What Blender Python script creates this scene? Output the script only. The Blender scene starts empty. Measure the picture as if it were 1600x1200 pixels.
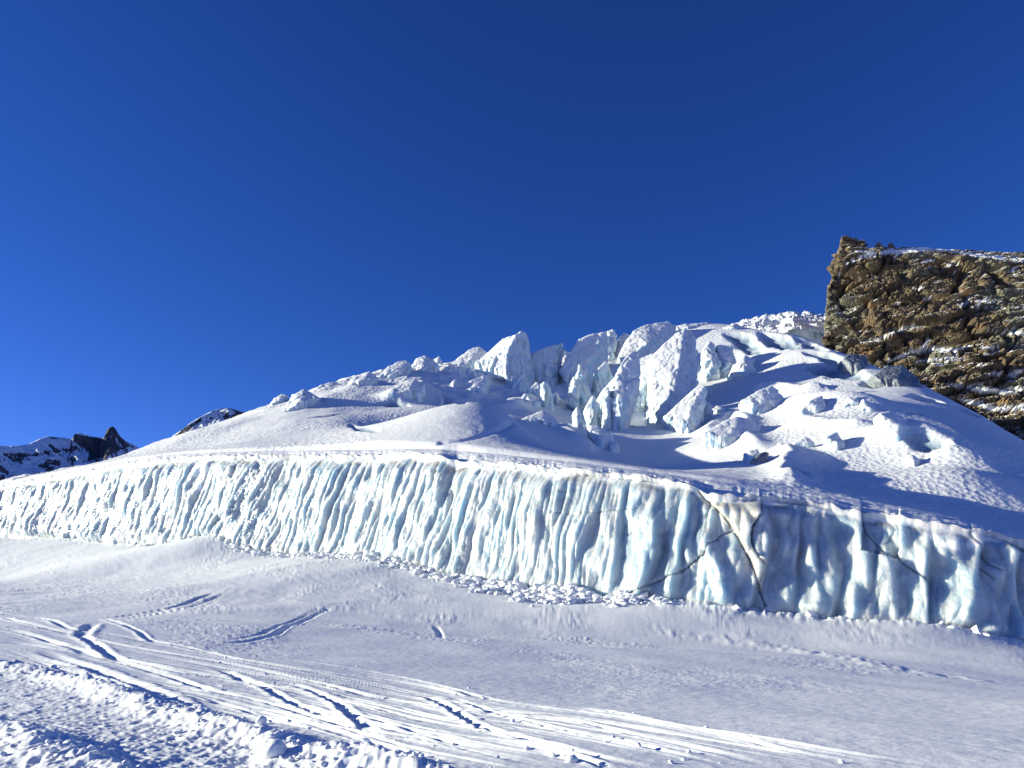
import bpy, bmesh, math, random
import numpy as np
from mathutils import Vector

random.seed(7)
rng = np.random.default_rng(7)
scene = bpy.context.scene
COL = scene.collection

# ------------------------------------------------------------------ camera
F = 1209.0                                   # focal length in pixels of a 1600 px wide picture
PITCH = math.atan(350 / F)
CP, SP = math.cos(PITCH), math.sin(PITCH)
cam_data = bpy.data.cameras.new('camera')
cam_data.sensor_fit = 'HORIZONTAL'
cam_data.angle = 2 * math.atan(800 / F)
cam_data.clip_start = 0.1
cam_data.clip_end = 20000
camera = bpy.data.objects.new('camera', cam_data)
camera.rotation_euler = (math.pi / 2 + PITCH, 0, 0)
COL.objects.link(camera)
scene.camera = camera

# ------------------------------------------------------------------ light
SUN_EL = math.radians(12.0)
SUN_AZ = math.radians(-84.0)                 # measured from +Y towards +X
sun_dir = Vector((math.sin(SUN_AZ) * math.cos(SUN_EL), math.cos(SUN_AZ) * math.cos(SUN_EL), math.sin(SUN_EL)))
world = bpy.data.worlds.new('World')
scene.world = world
world.use_nodes = True
wn, wl = world.node_tree.nodes, world.node_tree.links
wn.clear()
sky = wn.new('ShaderNodeTexSky')
sky.sky_type = 'NISHITA'
sky.sun_disc = False
sky.sun_elevation = SUN_EL
sky.sun_rotation = SUN_AZ
sky.altitude = 3000
sky.air_density = 1.0
sky.dust_density = 0.2
sky.ozone_density = 4.0
gam = wn.new('ShaderNodeGamma'); gam.inputs['Gamma'].default_value = 1.13
sat = wn.new('ShaderNodeHueSaturation'); sat.inputs['Saturation'].default_value = 1.11
hs = wn.new('ShaderNodeMix'); hs.data_type = 'RGBA'; hs.blend_type = 'MULTIPLY'; hs.inputs[0].default_value = 1; hs.inputs[7].default_value = (1.0, 0.74, 1.12, 1)
bgn = wn.new('ShaderNodeBackground'); bgn.inputs['Strength'].default_value = 0.068
wo = wn.new('ShaderNodeOutputWorld')
wl.new(sky.outputs[0], gam.inputs[0]); wl.new(gam.outputs[0], sat.inputs['Color']); wl.new(sat.outputs[0], hs.inputs[6])
wl.new(hs.outputs[2], bgn.inputs['Color']); wl.new(bgn.outputs[0], wo.inputs[0])
sun_data = bpy.data.lights.new('sun', 'SUN')
sun_data.energy = 4.8
sun_data.angle = math.radians(0.5)
sun_data.color = (1.0, 0.97, 0.74)
sun = bpy.data.objects.new('sun', sun_data)
sun.rotation_euler = sun_dir.to_track_quat('Z', 'Y').to_euler()
sun.location = (0, 0, 60)
COL.objects.link(sun)
vs = scene.view_settings
vs.view_transform = 'Standard'; vs.look = 'None'; vs.gamma = 1; vs.use_curve_mapping = False
vs.exposure = 0.90
scene.cycles.max_bounces = 5
scene.cycles.diffuse_bounces = 2

# ------------------------------------------------------------------ geometry helpers
def pray(px, py):
    x = (np.asarray(px, float) - 800) / F
    v = (600 - np.asarray(py, float)) / F
    return x, CP - v * SP, SP + v * CP

def at(px, py, Y):
    dx, dy, dz = pray(px, py)
    k = np.asarray(Y, float) / dy
    return np.stack([dx * k, dy * k, dz * k], -1)

def proj(X, Y, Z):
    d = Y * CP + Z * SP
    return 800 + F * X / d, 600 - F * (Z * CP - Y * SP) / d

_perm = rng.permutation(256).astype(np.int32)
_perm = np.concatenate([_perm, _perm])
_g = rng.normal(size=(256, 3)); _g /= np.linalg.norm(_g, axis=1)[:, None]
_g = _g.astype(np.float32)

def perlin(x, y, z=0.0):
    x, y, z = np.broadcast_arrays(np.asarray(x, np.float32), np.asarray(y, np.float32), np.asarray(z, np.float32))
    xi, yi, zi = np.floor(x), np.floor(y), np.floor(z)
    fx, fy, fz = x - xi, y - yi, z - zi
    xi, yi, zi = xi.astype(np.int32) & 255, yi.astype(np.int32) & 255, zi.astype(np.int32) & 255
    u = fx * fx * fx * (fx * (fx * 6 - 15) + 10)
    v = fy * fy * fy * (fy * (fy * 6 - 15) + 10)
    w = fz * fz * fz * (fz * (fz * 6 - 15) + 10)
    def c(i, j, k):
        h = _perm[_perm[_perm[(xi + i) & 255] + ((yi + j) & 255)] + ((zi + k) & 255)]
        g = _g[h]
        return g[..., 0] * (fx - i) + g[..., 1] * (fy - j) + g[..., 2] * (fz - k)
    x00 = c(0, 0, 0) * (1 - u) + c(1, 0, 0) * u
    x10 = c(0, 1, 0) * (1 - u) + c(1, 1, 0) * u
    x01 = c(0, 0, 1) * (1 - u) + c(1, 0, 1) * u
    x11 = c(0, 1, 1) * (1 - u) + c(1, 1, 1) * u
    y0 = x00 * (1 - v) + x10 * v
    y1 = x01 * (1 - v) + x11 * v
    return (y0 * (1 - w) + y1 * w) * 1.5

def fbm(x, y, z=0.0, o=4, g=0.5, l=2.03):
    s, a = 0, 1.0
    for i in range(o):
        s = s + a * perlin(x, y, z)
        x, y, z = x * l + 17.3, y * l + 5.1, z * l + 9.7
        a *= g
    return s

def ridged(x, y, z=0.0, o=4, g=0.5):
    s, a = 0, 1.0
    for i in range(o):
        s = s + a * (1 - 2 * np.abs(perlin(x, y, z)))
        x, y, z = x * 2.07 + 11.3, y * 2.07 + 3.1, z * 2.07 + 7.7
        a *= g
    return s

def worley(P, jit=1.0):
    """nearest cell: returns F1, F2, cell random (0..1) and vector to the cell centre"""
    P = P.astype(np.float32)
    B = np.floor(P).astype(np.int32)
    f1 = np.full(len(P), 9e9, np.float32); f2 = f1.copy(); rid = np.zeros(len(P), np.float32)
    vec = np.zeros_like(P); id2 = np.zeros(len(P), np.int32)
    for i in (-1, 0, 1):
        for j in (-1, 0, 1):
            for k in (-1, 0, 1):
                C = B + np.array([i, j, k], np.int32)
                h = _perm[_perm[_perm[C[:, 0] & 255] + (C[:, 1] & 255)] + (C[:, 2] & 255)]
                off = np.stack([_perm[h], _perm[(h + 57) & 255], _perm[(h + 131) & 255]], 1) / 256.0
                D = C + 0.5 + (off - 0.5) * jit - P
                d = (D * D).sum(1)
                m = d < f1
                f2 = np.where(m, f1, np.minimum(f2, d))
                f1 = np.where(m, d, f1)
                id2 = np.where(m, h, id2)
                vec[m] = D[m]
    return np.sqrt(f1), np.sqrt(f2), id2, vec

def sstep(a, b, x):
    t = np.clip((x - a) / (b - a), 0, 1)
    return t * t * (3 - 2 * t)

class TPS:
    def __init__(s, P, Z, lam=0.0):
        s.P = np.asarray(P, float); Z = np.asarray(Z, float)
        n = len(Z)
        K = s.k(s.P, s.P) + lam * np.eye(n)
        A = np.zeros((n + 3, n + 3)); A[:n, :n] = K
        Q = np.c_[np.ones(n), s.P]; A[:n, n:] = Q; A[n:, :n] = Q.T
        s.w = np.linalg.solve(A, np.r_[Z, 0, 0, 0])
    def k(s, A, B):
        d2 = ((A[:, None, :] - B[None]) ** 2).sum(-1)
        return d2 * np.log(d2 + 1e-9) * 0.5
    def __call__(s, X, Y):
        X = np.asarray(X, float); sh = X.shape
        x = X.ravel(); y = np.asarray(Y, float).ravel()
        out = np.empty(len(x)); n = len(s.P)
        for a in range(0, len(x), 60000):
            p = np.c_[x[a:a + 60000], y[a:a + 60000]]
            out[a:a + 60000] = s.k(p, s.P) @ s.w[:n] + s.w[n] + p @ s.w[n + 1:]
        return out.reshape(sh)

def curve(tab):
    a = np.array(tab, float)
    xs, ys = a[:, 0], a[:, 1:]
    def f(x, c=0): return np.interp(x, xs, ys[:, c])
    return f

def polydist(px, py, line, maxd=1e9):
    """distance to a polyline, signed side, and position along it"""
    L = np.asarray(line, float)
    best = np.full(px.shape, maxd); side = np.zeros(px.shape); along = np.zeros(px.shape); acc = 0
    for (x0, y0), (x1, y1) in zip(L[:-1], L[1:]):
        dx, dy = x1 - x0, y1 - y0; l2 = dx * dx + dy * dy; l = math.sqrt(l2)
        t = np.clip(((px - x0) * dx + (py - y0) * dy) / l2, 0, 1)
        ex, ey = px - x0 - t * dx, py - y0 - t * dy
        d = np.sqrt(ex * ex + ey * ey); m = d < best
        best = np.where(m, d, best); side = np.where(m, np.sign(dx * ey - dy * ex), side)
        along = np.where(m, acc + t * l, along); acc += l
    return best, side, along, acc

def smooth_line(pts, n=8):
    P = np.asarray(pts, float)
    if len(P) < 3: return P
    Q = np.vstack([2 * P[0] - P[1], P, 2 * P[-1] - P[-2]])
    out = []
    for i in range(1, len(Q) - 2):
        for t in np.linspace(0, 1, n, endpoint=False):
            a, b, c, d = Q[i - 1], Q[i], Q[i + 1], Q[i + 2]
            out.append(0.5 * ((2 * b) + (c - a) * t + (2 * a - 5 * b + 4 * c - d) * t * t + (3 * b - a - 3 * c + d) * t ** 3))
    out.append(P[-1])
    return np.array(out)

def mesh_np(name, V, Fq, mat, smooth=True, attrs=None):
    V = np.asarray(V, np.float32).reshape(-1, 3); Fq = np.asarray(Fq, np.int32)
    me = bpy.data.meshes.new(name)
    me.vertices.add(len(V)); me.vertices.foreach_set('co', V.ravel())
    k = Fq.shape[1]
    me.loops.add(Fq.size); me.loops.foreach_set('vertex_index', Fq.ravel())
    me.polygons.add(len(Fq))
    me.polygons.foreach_set('loop_start', np.arange(0, Fq.size, k, dtype=np.int32))
    me.polygons.foreach_set('loop_total', np.full(len(Fq), k, np.int32))
    me.update(calc_edges=True); me.validate()
    me.polygons.foreach_set('use_smooth', np.full(len(Fq), smooth))
    for an, av in (attrs or {}).items():
        a = me.attributes.new(an, 'FLOAT', 'POINT'); a.data.foreach_set('value', np.asarray(av, np.float32).ravel())
    if mat: me.materials.append(mat)
    return me

def grid_faces(nr, nc, wrap=False):
    i = np.arange(nr - 1)[:, None]; j = np.arange(nc if wrap else nc - 1)[None]
    a = i * nc + j; b = i * nc + (j + 1) % nc
    return np.stack([a, b, b + nc, a + nc], -1).reshape(-1, 4)

def link(me, name, parent=None, label=None, cat=None, group=None, kind=None, loc=None):
    o = bpy.data.objects.new(name, me); COL.objects.link(o)
    if parent: o.parent = parent
    if label: o['label'] = label
    if cat: o['category'] = cat
    if group: o['group'] = group
    if kind: o['kind'] = kind
    if loc is not None: o.location = loc
    return o

def empty(name, loc, label, cat, group=None):
    o = link(None, name, None, label, cat, group); o.location = loc; o.empty_display_size = 1
    return o

# ------------------------------------------------------------------ materials
class NT:
    def __init__(s, name):
        s.m = bpy.data.materials.new(name); s.m.use_nodes = True
        s.n = s.m.node_tree.nodes; s.l = s.m.node_tree.links; s.n.clear()
        s.out = s.n.new('ShaderNodeOutputMaterial'); s.b = s.n.new('ShaderNodeBsdfPrincipled')
        s.l.new(s.b.outputs[0], s.out.inputs[0])
        s.geo = s.n.new('ShaderNodeNewGeometry')
        s.pos = s.geo.outputs['Position']
    def inp(s, node, key, v):
        if v is None: return
        if hasattr(v, 'links') or isinstance(v, bpy.types.NodeSocket): s.l.new(v, node.inputs[key])
        else: node.inputs[key].default_value = v
    def noise(s, scale, detail=4, rough=0.55, vec=None, dist=0.0):
        t = s.n.new('ShaderNodeTexNoise'); t.inputs['Scale'].default_value = scale
        t.inputs['Detail'].default_value = detail; t.inputs['Roughness'].default_value = rough
        t.inputs['Distortion'].default_value = dist
        s.l.new(vec or s.pos, t.inputs['Vector']); return t.outputs[0]
    def vor(s, scale, vec=None, feature='F1', out='Distance'):
        t = s.n.new('ShaderNodeTexVoronoi'); t.inputs['Scale'].default_value = scale; t.feature = feature
        s.l.new(vec or s.pos, t.inputs['Vector']); return t.outputs[out]
    def scale(s, v, vec=None, rot=(0, 0, 0)):
        t = s.n.new('ShaderNodeMapping'); t.inputs['Scale'].default_value = v; t.inputs['Rotation'].default_value = rot
        s.l.new(vec or s.pos, t.inputs['Vector']); return t.outputs[0]
    def ramp(s, v, a, b, lo=0.0, hi=1.0):
        t = s.n.new('ShaderNodeMapRange'); t.interpolation_type = 'SMOOTHSTEP'
        s.inp(t, 'Value', v); t.inputs['From Min'].default_value = a; t.inputs['From Max'].default_value = b
        t.inputs['To Min'].default_value = lo; t.inputs['To Max'].default_value = hi; return t.outputs[0]
    def math(s, op, a, b=None, clamp=False):
        t = s.n.new('ShaderNodeMath'); t.operation = op; t.use_clamp = clamp
        s.inp(t, 0, a); s.inp(t, 1, b); return t.outputs[0]
    def mix(s, f, a, b, mode='MIX'):
        t = s.n.new('ShaderNodeMix'); t.data_type = 'RGBA'; t.blend_type = mode
        s.inp(t, 0, f); s.inp(t, 6, a if not isinstance(a, tuple) else (*a, 1)); s.inp(t, 7, b if not isinstance(b, tuple) else (*b, 1))
        return t.outputs[2]
    def attr(s, name):
        t = s.n.new('ShaderNodeAttribute'); t.attribute_name = name; return t.outputs['Fac']
    def nz(s):
        t = s.n.new('ShaderNodeSeparateXYZ'); s.l.new(s.geo.outputs['Normal'], t.inputs[0]); return t.outputs[2]
    def bump(s, h, strength, dist, prev=None):
        t = s.n.new('ShaderNodeBump'); t.inputs['Strength'].default_value = strength
        t.inputs['Distance'].default_value = dist; s.l.new(h, t.inputs['Height'])
        if prev: s.l.new(prev, t.inputs['Normal'])
        return t.outputs[0]
    def fin(s, col, rough, normal=None, spec=0.3, sss=0.0, depth=0.5):
        if sss:
            s.b.inputs['Subsurface Weight'].default_value = sss; s.b.inputs['Subsurface Scale'].default_value = depth
            s.b.inputs['Subsurface Radius'].default_value = (0.72, 0.88, 1.0)
        s.inp(s.b, 'Base Color', col if not isinstance(col, tuple) else (*col, 1)); s.inp(s.b, 'Roughness', rough)
        s.inp(s.b, 'Specular IOR Level', spec)
        if normal: s.l.new(normal, s.b.inputs['Normal'])
        return s.m

SNOW = (0.86, 0.87, 0.88)

def snow_mat(name, fine, mid, bs=0.5, tint=(0.80, 0.82, 0.84)):
    t = NT(name)
    n1 = t.noise(fine, 5, 0.6); n2 = t.noise(mid, 4)
    col = t.mix(t.ramp(n2, 0.35, 0.7), SNOW, tint)
    b = t.bump(n1, bs, 0.35 / fine)
    b = t.bump(n2, bs, 0.30 / mid, b)
    return t.fin(col, 0.6, b, 0.25)

M_GROUND = snow_mat('trodden_snow', 22.0, 3.0, 0.2)

def glacier_mat():
    t = NT('glacier_snow')
    n1 = t.noise(2.6, 4, 0.6); n2 = t.noise(0.55, 4)
    stip = t.vor(1.5)
    msk = t.ramp(t.noise(0.03, 2), 0.42, 0.56)
    nz = t.nz()
    steep = t.ramp(t.math('ADD', nz, t.ramp(n2, 0.3, 0.7, -0.08, 0.08)), 0.62, 0.45)
    ice = t.mix(t.ramp(t.noise(0.25, 4), 0.4, 0.62), (0.74, 0.80, 0.82), (0.52, 0.70, 0.80))
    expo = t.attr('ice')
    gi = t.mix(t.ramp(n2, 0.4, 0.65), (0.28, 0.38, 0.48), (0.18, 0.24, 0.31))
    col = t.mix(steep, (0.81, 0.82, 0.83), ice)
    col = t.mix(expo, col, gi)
    b = t.bump(stip, 0.5, 0.28)
    b.node.inputs['Strength'].default_value = 0.0
    t.l.new(t.math('MULTIPLY', msk, 0.4), b.node.inputs['Strength'])
    b = t.bump(n1, 0.5, 0.12, b)
    return t.fin(col, t.mix(steep, (0.6, 0.6, 0.6), (0.35, 0.35, 0.35)), b, 0.3)
M_GLAC = glacier_mat()

def serac_mat(name='serac_ice', dk=0.55, body=None, cv=(0.26, 0.44)):
    t = NT(name)
    nz = t.nz()
    n2 = t.noise(0.45, 5, 0.6)
    st = t.noise(1.0, 5, 0.6, t.scale((1.0, 1.0, 0.16)), 0.4)
    cover = t.ramp(t.math('ADD', nz, t.ramp(n2, 0.3, 0.7, -0.10, 0.10)), *cv)
    blue = t.mix(t.ramp(n2, 0.42, 0.62), *(body or ((0.72, 0.78, 0.79), (0.47, 0.67, 0.78))))
    dirt = t.ramp(st, 0.53, 0.64)
    ice = t.mix(t.math('MULTIPLY', dirt, dk), blue, (0.30, 0.31, 0.31))
    col = t.mix(cover, ice, (0.78, 0.79, 0.80))
    b = t.bump(st, 0.7, 0.6)
    b.node.inputs['Strength'].default_value = 0.7
    t.l.new(t.ramp(cover, 0, 1, 0.8, 0.15), b.node.inputs['Strength'])
    return t.fin(col, t.ramp(cover, 0, 1, 0.32, 0.6), b, 0.35, 0.5, 0.7)
M_SERAC = serac_mat()
M_DIRTY = serac_mat('dirty_ice', .9, ((0.24, 0.27, 0.30), (0.13, 0.16, 0.20)), (0.80, 0.95))

def icewall_mat():
    t = NT('fluted_ice')
    nz = t.nz()
    thin = t.attr('rib')            # 0 in the grooves, 1 on the rib crowns
    big = t.noise(0.16, 3)
    st = t.noise(2.2, 5, 0.62, t.scale((1.0, 1.0, 0.22), None, (0, 0, 0)), 0.5)
    fine = t.noise(9.0, 4, 0.6)
    pat = t.noise(0.7, 4, 0.6, t.scale((1.0, 1.0, 0.45)))
    blue = t.mix(t.ramp(big, 0.38, 0.62), (0.48, 0.575, 0.62), (0.40, 0.51, 0.58))
    white = (0.56, 0.59, 0.605)
    w = t.math('ADD', t.ramp(pat, 0.36, 0.62), t.ramp(thin, 0.55, 1.1, -0.25, 0.35), True)
    col = t.mix(w, blue, white)
    band = t.noise(0.9, 4, 0.6, t.scale((0.10, 0.10, 1.7), None, (0.05, 0.10, 0)), 0.5)
    col = t.mix(t.ramp(band, 0.57, 0.66, 0, 0.30), col, (0.36, 0.38, 0.40))
    grime_shade = t.math('MULTIPLY', t.ramp(st, 0.55, 0.68), t.math('ADD', t.attr('grime_shade'), 0.30))
    col = t.mix(grime_shade, col, (0.36, 0.34, 0.32))
    col = t.mix(t.math('MULTIPLY', t.attr('tan'), t.ramp(pat, 0.3, 0.6, 0.35, 0.85)), col, (0.66, 0.60, 0.50))
    col = t.mix(t.math('MULTIPLY', t.attr('seam'), t.ramp(fine, 0.3, 0.6, 0.5, 1.0)), col, (0.31, 0.28, 0.25))
    col = t.mix(t.attr('snow'), col, (0.86, 0.87, 0.88))
    b = t.bump(st, 0.7, 0.22)
    b = t.bump(fine, 0.6, 0.05, b)
    r = t.math('ADD', t.ramp(pat, 0.35, 0.65, 0.18, 0.42), t.math('MULTIPLY', t.attr('snow'), 0.3))
    m = t.fin(col, r, b, 0.5, 1.0, 1.1)
    t.b.inputs['Coat Weight'].default_value = 0.0
    return m
M_WALL = icewall_mat()

def rock_mat(name, warm=True, cover=(0.55, 0.80), dark=1.0):
    t = NT(name)
    nz = t.nz()
    lay = t.scale((1, 1, 3.2), None, (0.12, 0.28, 0))
    n1 = t.noise(0.11, 5, 0.6, lay, 0.6); n2 = t.noise(0.55, 6, 0.65, lay); n3 = t.noise(0.05, 3)
    c1 = (0.190 * dark, 0.145 * dark, 0.085 * dark) if warm else (0.10, 0.10, 0.105)
    c2 = (0.085 * dark, 0.064 * dark, 0.042 * dark) if warm else (0.045, 0.045, 0.05)
    c3 = (0.22 * dark, 0.115 * dark, 0.05 * dark) if warm else (0.09, 0.085, 0.08)
    c4 = (0.15 * dark, 0.145 * dark, 0.10 * dark) if warm else (0.12, 0.12, 0.125)
    col = t.mix(t.ramp(n1, 0.36, 0.60), c1, c2)
    col = t.mix(t.math('MULTIPLY', t.ramp(t.noise(0.14, 4, 0.6, lay), 0.56, 0.66), 0.75), col, c3)
    col = t.mix(t.ramp(n3, 0.5, 0.62), col, c4)
    col = t.mix(t.ramp(n2, 0.35, 0.7, 0.0, 0.6), col, c2)
    sn = t.ramp(t.math('ADD', nz, t.ramp(t.noise(0.09, 6, 0.7), 0.35, 0.65, -0.32, 0.18)), *cover)
    sn = t.math('MAXIMUM', sn, t.attr('snow'))
    col = t.mix(sn, col, (0.84, 0.85, 0.87))
    b = t.bump(n2, 0.6, 1.0)
    return t.fin(col, 0.85, b, 0.2)
M_ROCK = rock_mat('brown_rock', True, (0.64, 0.84), 1.15)
def far_mat():
    t = NT('distant_rock_and_snow')
    nz = t.nz()
    n = t.noise(0.018, 7, 0.68, t.scale((1, 1, 0.6))); m = t.noise(0.05, 5, 0.6)
    col = t.mix(t.ramp(m, 0.35, 0.65), (0.05, 0.055, 0.07), (0.12, 0.12, 0.12))
    sn = t.ramp(t.math('ADD', nz, t.ramp(n, 0.3, 0.7, -0.38, 0.38)), 0.60, 0.68)
    sn = t.math('MULTIPLY', sn, t.math('SUBTRACT', 1.0, t.attr('bare')))
    sn = t.math('MAXIMUM', sn, t.attr('snow'))
    col = t.mix(sn, col, (0.82, 0.85, 0.9))
    return t.fin(col, 0.85, t.bump(m, 0.7, 6.0), 0.1)
M_FAR = far_mat()
#@@STRUCTURE
# ------------------------------------------------------------------ plan of the ice cliff
# one row per picture column: x, y of the foot, y of the front edge of the top, y of the crest behind it, depth of the foot in metres
CL = [(-260, 835, 800, 790, 180), (-100, 832, 780, 772, 152), (0, 832, 763, 757, 136), (60, 838, 752, 744, 129), (130, 845, 741, 731, 121),
      (200, 852, 727, 719, 113), (245, 857, 722, 712, 108), (330, 838, 716, 707, 100), (400, 863, 716, 705, 94), (450, 869, 716, 704, 91),
      (520, 876, 716, 703, 85), (600, 882, 716, 702, 79), (640, 890, 712, 701, 76), (690, 903, 716, 702, 73), (714, 908, 727, 704, 72.5), (760, 915, 728, 708, 69.5),
      (800, 925, 728, 712, 67.5), (860, 932, 738, 718, 65), (900, 936, 738, 722, 63.5), (950, 938, 745, 729, 62), (1000, 941, 749, 735, 60.2),
      (1050, 943, 757, 742, 59), (1085, 945, 767, 747, 58.4), (1110, 946, 781, 750, 58), (1150, 949, 783, 756, 57.4), (1200, 956, 784, 762, 56.8),
      (1250, 962, 787, 767, 56.2), (1300, 968, 795, 773, 55.6), (1330, 968, 806, 777, 55.2), (1400, 970, 812, 790, 54.2), (1440, 976, 822, 797, 53.8),
      (1500, 984, 831, 809, 53), (1540, 992, 838, 818, 52.6), (1570, 1002, 845, 825, 52.3), (1600, 1010, 854, 832, 52), (1700, 1030, 880, 860, 51), (1900, 1060, 930, 905, 48)]
fb = curve([(r[0], r[1]) for r in CL]); ft = curve([(r[0], r[2]) for r in CL])
fc = curve([(r[0], r[3]) for r in CL]); fy = curve([(r[0], r[4]) for r in CL])
HGT = lambda px: (fb(px) - ft(px)) / F * fy(px)

def cliff_points(px):
    Y0 = fy(px) + 1.2 * perlin(px * 0.006, 3.3)
    h = HGT(px)
    B = at(px, fb(px), Y0)
    T = at(px, ft(px), Y0 + h * 0.34)
    C = at(px, fc(px), Y0 + h * 0.34 + 5.5)
    return B, T, C

# ------------------------------------------------------------------ ground sheet
gp = []
def G(px, py, Y): gp.append(at(px, py, Y))
for px in (-300, 0, 400, 800, 1200, 1600, 1900): G(px, 1200, 7.6 + 0.0002 * px)
for px, py, Y in [(-200, 1110, 12), (0, 1105, 12), (400, 1105, 12.5), (800, 1105, 13.5), (1200, 1110, 14), (1600, 1120, 14), (1850, 1120, 14),
                  (-200, 1030, 19), (0, 1030, 19), (400, 1035, 20), (800, 1050, 21), (1200, 1065, 23), (1600, 1080, 24), (1850, 1085, 25),
                  (-200, 975, 36), (0, 972, 36), (400, 983, 33), (800, 1010, 34), (1200, 1030, 35), (1600, 1047, 35),
                  (-200, 908, 112), (0, 901, 100), (200, 893, 88), (300, 890, 84), (-200, 925, 76), (0, 925, 72), (200, 924, 68), (400, 931, 62), (600, 957, 54), (800, 978, 50), (1000, 1000, 46), (1200, 1008, 45), (1400, 1020, 42)]:
    G(px, py, Y)
for px in (-260, -100, 0, 100, 200, 260, 330, 400, 500, 600, 700, 800, 900, 1000, 1100, 1200, 1300, 1400, 1500, 1600, 1750, 1900):
    b = at(px, fb(px), fy(px)); gp.append(b)
    if px % 200 == 0:
        gp.append(b * np.array([1.3, 1.3, 0]) + np.array([0, 0, b[2] - 0.5]))
        gp.append(b * np.array([2.2, 2.2, 0]) + np.array([0, 0, b[2] - 3.0]))
for x, y, z in [(0, 2, -1.8), (-8, -4, -1.6), (8, -4, -2.0), (-60, -10, -0.5), (60, -10, -3.5), (-40, -80, -2), (40, -80, -3), (150, 0, -6), (-150, 0, 1), (-200, 120, 9), (120, 60, -5)]:
    gp.append(np.array([x, y, z], float))
gp = np.array(gp)
GT = TPS(gp[:, :2], gp[:, 2], 2.0)

def ground_hit(px, py):
    dx, dy, dz = pray(px, py)
    t = np.exp(np.linspace(math.log(3), math.log(140), 500))
    z = GT(dx / dy * t, t)
    below = (dz / dy * t) < z
    i = int(np.argmax(below)) if below.any() else 499
    i = max(i, 1)
    a, b = t[i - 1], t[i]
    fa, fbv = dz / dy * a - z[i - 1], dz / dy * b - z[i]
    Y = a + (b - a) * fa / (fa - fbv + 1e-9)
    return np.array([dx / dy * Y, Y])

# ski and sledge tracks: (picture polyline, half width m, depth m, lip m)
TR = [
    ([(-80, 945), (0, 957), (60, 967), (115, 985), (165, 990), (245, 1003), (300, 1012), (370, 1033), (450, 1047), (520, 1056), (600, 1064), (700, 1082), (760, 1095), (830, 1105), (900, 1113), (1020, 1130), (1130, 1150), (1250, 1175), (1400, 1197)], .10, .07, .05),
    ([(0, 968), (80, 985), (200, 1010), (330, 1035), (400, 1050), (490, 1068), (540, 1080), (600, 1092), (700, 1107), (800, 1117), (900, 1128), (1000, 1150), (1100, 1170), (1250, 1202)], .10, .07, .05),
    ([(0, 985), (50, 995), (130, 1020), (210, 1045), (260, 1058), (330, 1083), (420, 1100), (520, 1128), (600, 1147), (700, 1160), (800, 1185), (880, 1205)], .12, .09, .06),
    ([(150, 972), (165, 972), (215, 985), (240, 1000), (340, 1018), (400, 1024), (450, 1031), (520, 1043), (600, 1056), (700, 1077), (760, 1092), (830, 1103), (940, 1112), (1100, 1140), (1300, 1172), (1500, 1200)], .09, .06, .07),
    ([(60, 1020), (81, 1027), (130, 1045), (200, 1070), (260, 1095), (306, 1114), (360, 1128)], .16, .08, .11),
    ([(120, 990), (150, 1008), (165, 1022), (190, 1032), (225, 1040), (280, 1052), (350, 1060), (420, 1075), (462, 1082)], .13, .12, .07),
    ([(280, 1085), (380, 1110), (400, 1116), (525, 1146), (619, 1170), (737, 1199), (760, 1206)], .07, .06, .05),
    ([(400, 1062), (462, 1074), (519, 1096), (547, 1117), (575, 1139), (594, 1147), (640, 1152), (700, 1163), (790, 1186), (850, 1203)], .10, .08, .06),
    ([(640, 1082), (675, 1092), (712, 1111), (737, 1127), (775, 1142), (900, 1174), (1000, 1198), (1050, 1210)], .10, .09, .07),
    ([(540, 1113), (590, 1124), (650, 1140), (720, 1150), (800, 1160), (900, 1185), (960, 1205)], .08, .07, .06),
    ([(690, 1085), (790, 1118), (900, 1145), (1000, 1165), (1100, 1187), (1150, 1203)], .08, .07, .06),
    ([(175, 964), (234, 956), (281, 946), (331, 930), (353, 927)], .10, .12, .03),
    ([(190, 966), (240, 959), (290, 950), (340, 934), (356, 929)], .06, .09, .02),
    ([(316, 1002), (375, 999), (437, 986), (500, 957), (525, 947)], .09, .12, .03),
    ([(330, 997), (385, 992), (437, 979), (480, 960), (505, 948)], .07, .07, .02),
    ([(123, 998), (130, 990), (140, 980), (152, 976)], .16, .10, .08),
    ([(330, 1045), (400, 1070), (440, 1092), (480, 1108), (540, 1128)], .10, .10, .06),
    ([(0, 1005), (40, 1010), (120, 1022), (170, 1030)], .15, .10, .03),
    ([(-60, 1020), (40, 1032), (90, 1050), (160, 1068), (230, 1092)], .07, .05, .04),
    ([(678, 975), (686, 985), (689, 1000)], .10, .10, .02),
]
for k in range(34):                                   # faint parallel ski lines between the strong ones
    f_ = (k + 0.5) / 34
    a = np.array([(0, 962), (200, 1000), (400, 1038), (600, 1072), (800, 1106), (1000, 1130), (1250, 1172), (1450, 1200)], float)
    b = np.array([(0, 1022), (130, 1060), (270, 1090), (400, 1113), (525, 1144), (640, 1172), (760, 1200), (860, 1225)], float)
    P = a * (1 - f_) + b * f_
    P[:, 1] += np.cumsum(rng.normal(0, 2.0, 8))
    P = smooth_line(P, 3)
    i0 = rng.integers(0, 8); i1 = rng.integers(14, 23)
    TR.append(([tuple(q) for q in P[i0:i1]], .03 + .03 * rng.random(), .03 + .025 * rng.random(), .01 + .02 * rng.random()))
TRW = []
for line, w, d, l in TR:
    W = np.array([ground_hit(*q) for q in smooth_line(line, 4)])
    TRW.append((W, w, d, l))
BERM = np.array([ground_hit(*q) for q in smooth_line([(-120, 1036), (0, 1052), (60, 1064), (130, 1083), (200, 1103), (260, 1122), (330, 1146), (400, 1163), (450, 1180), (520, 1194), (600, 1213), (700, 1240)], 4)])
BERM2 = np.array([ground_hit(*q) for q in smooth_line([(-120, 1128), (0, 1150), (50, 1168), (100, 1190), (150, 1212), (230, 1245)], 4)])
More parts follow.
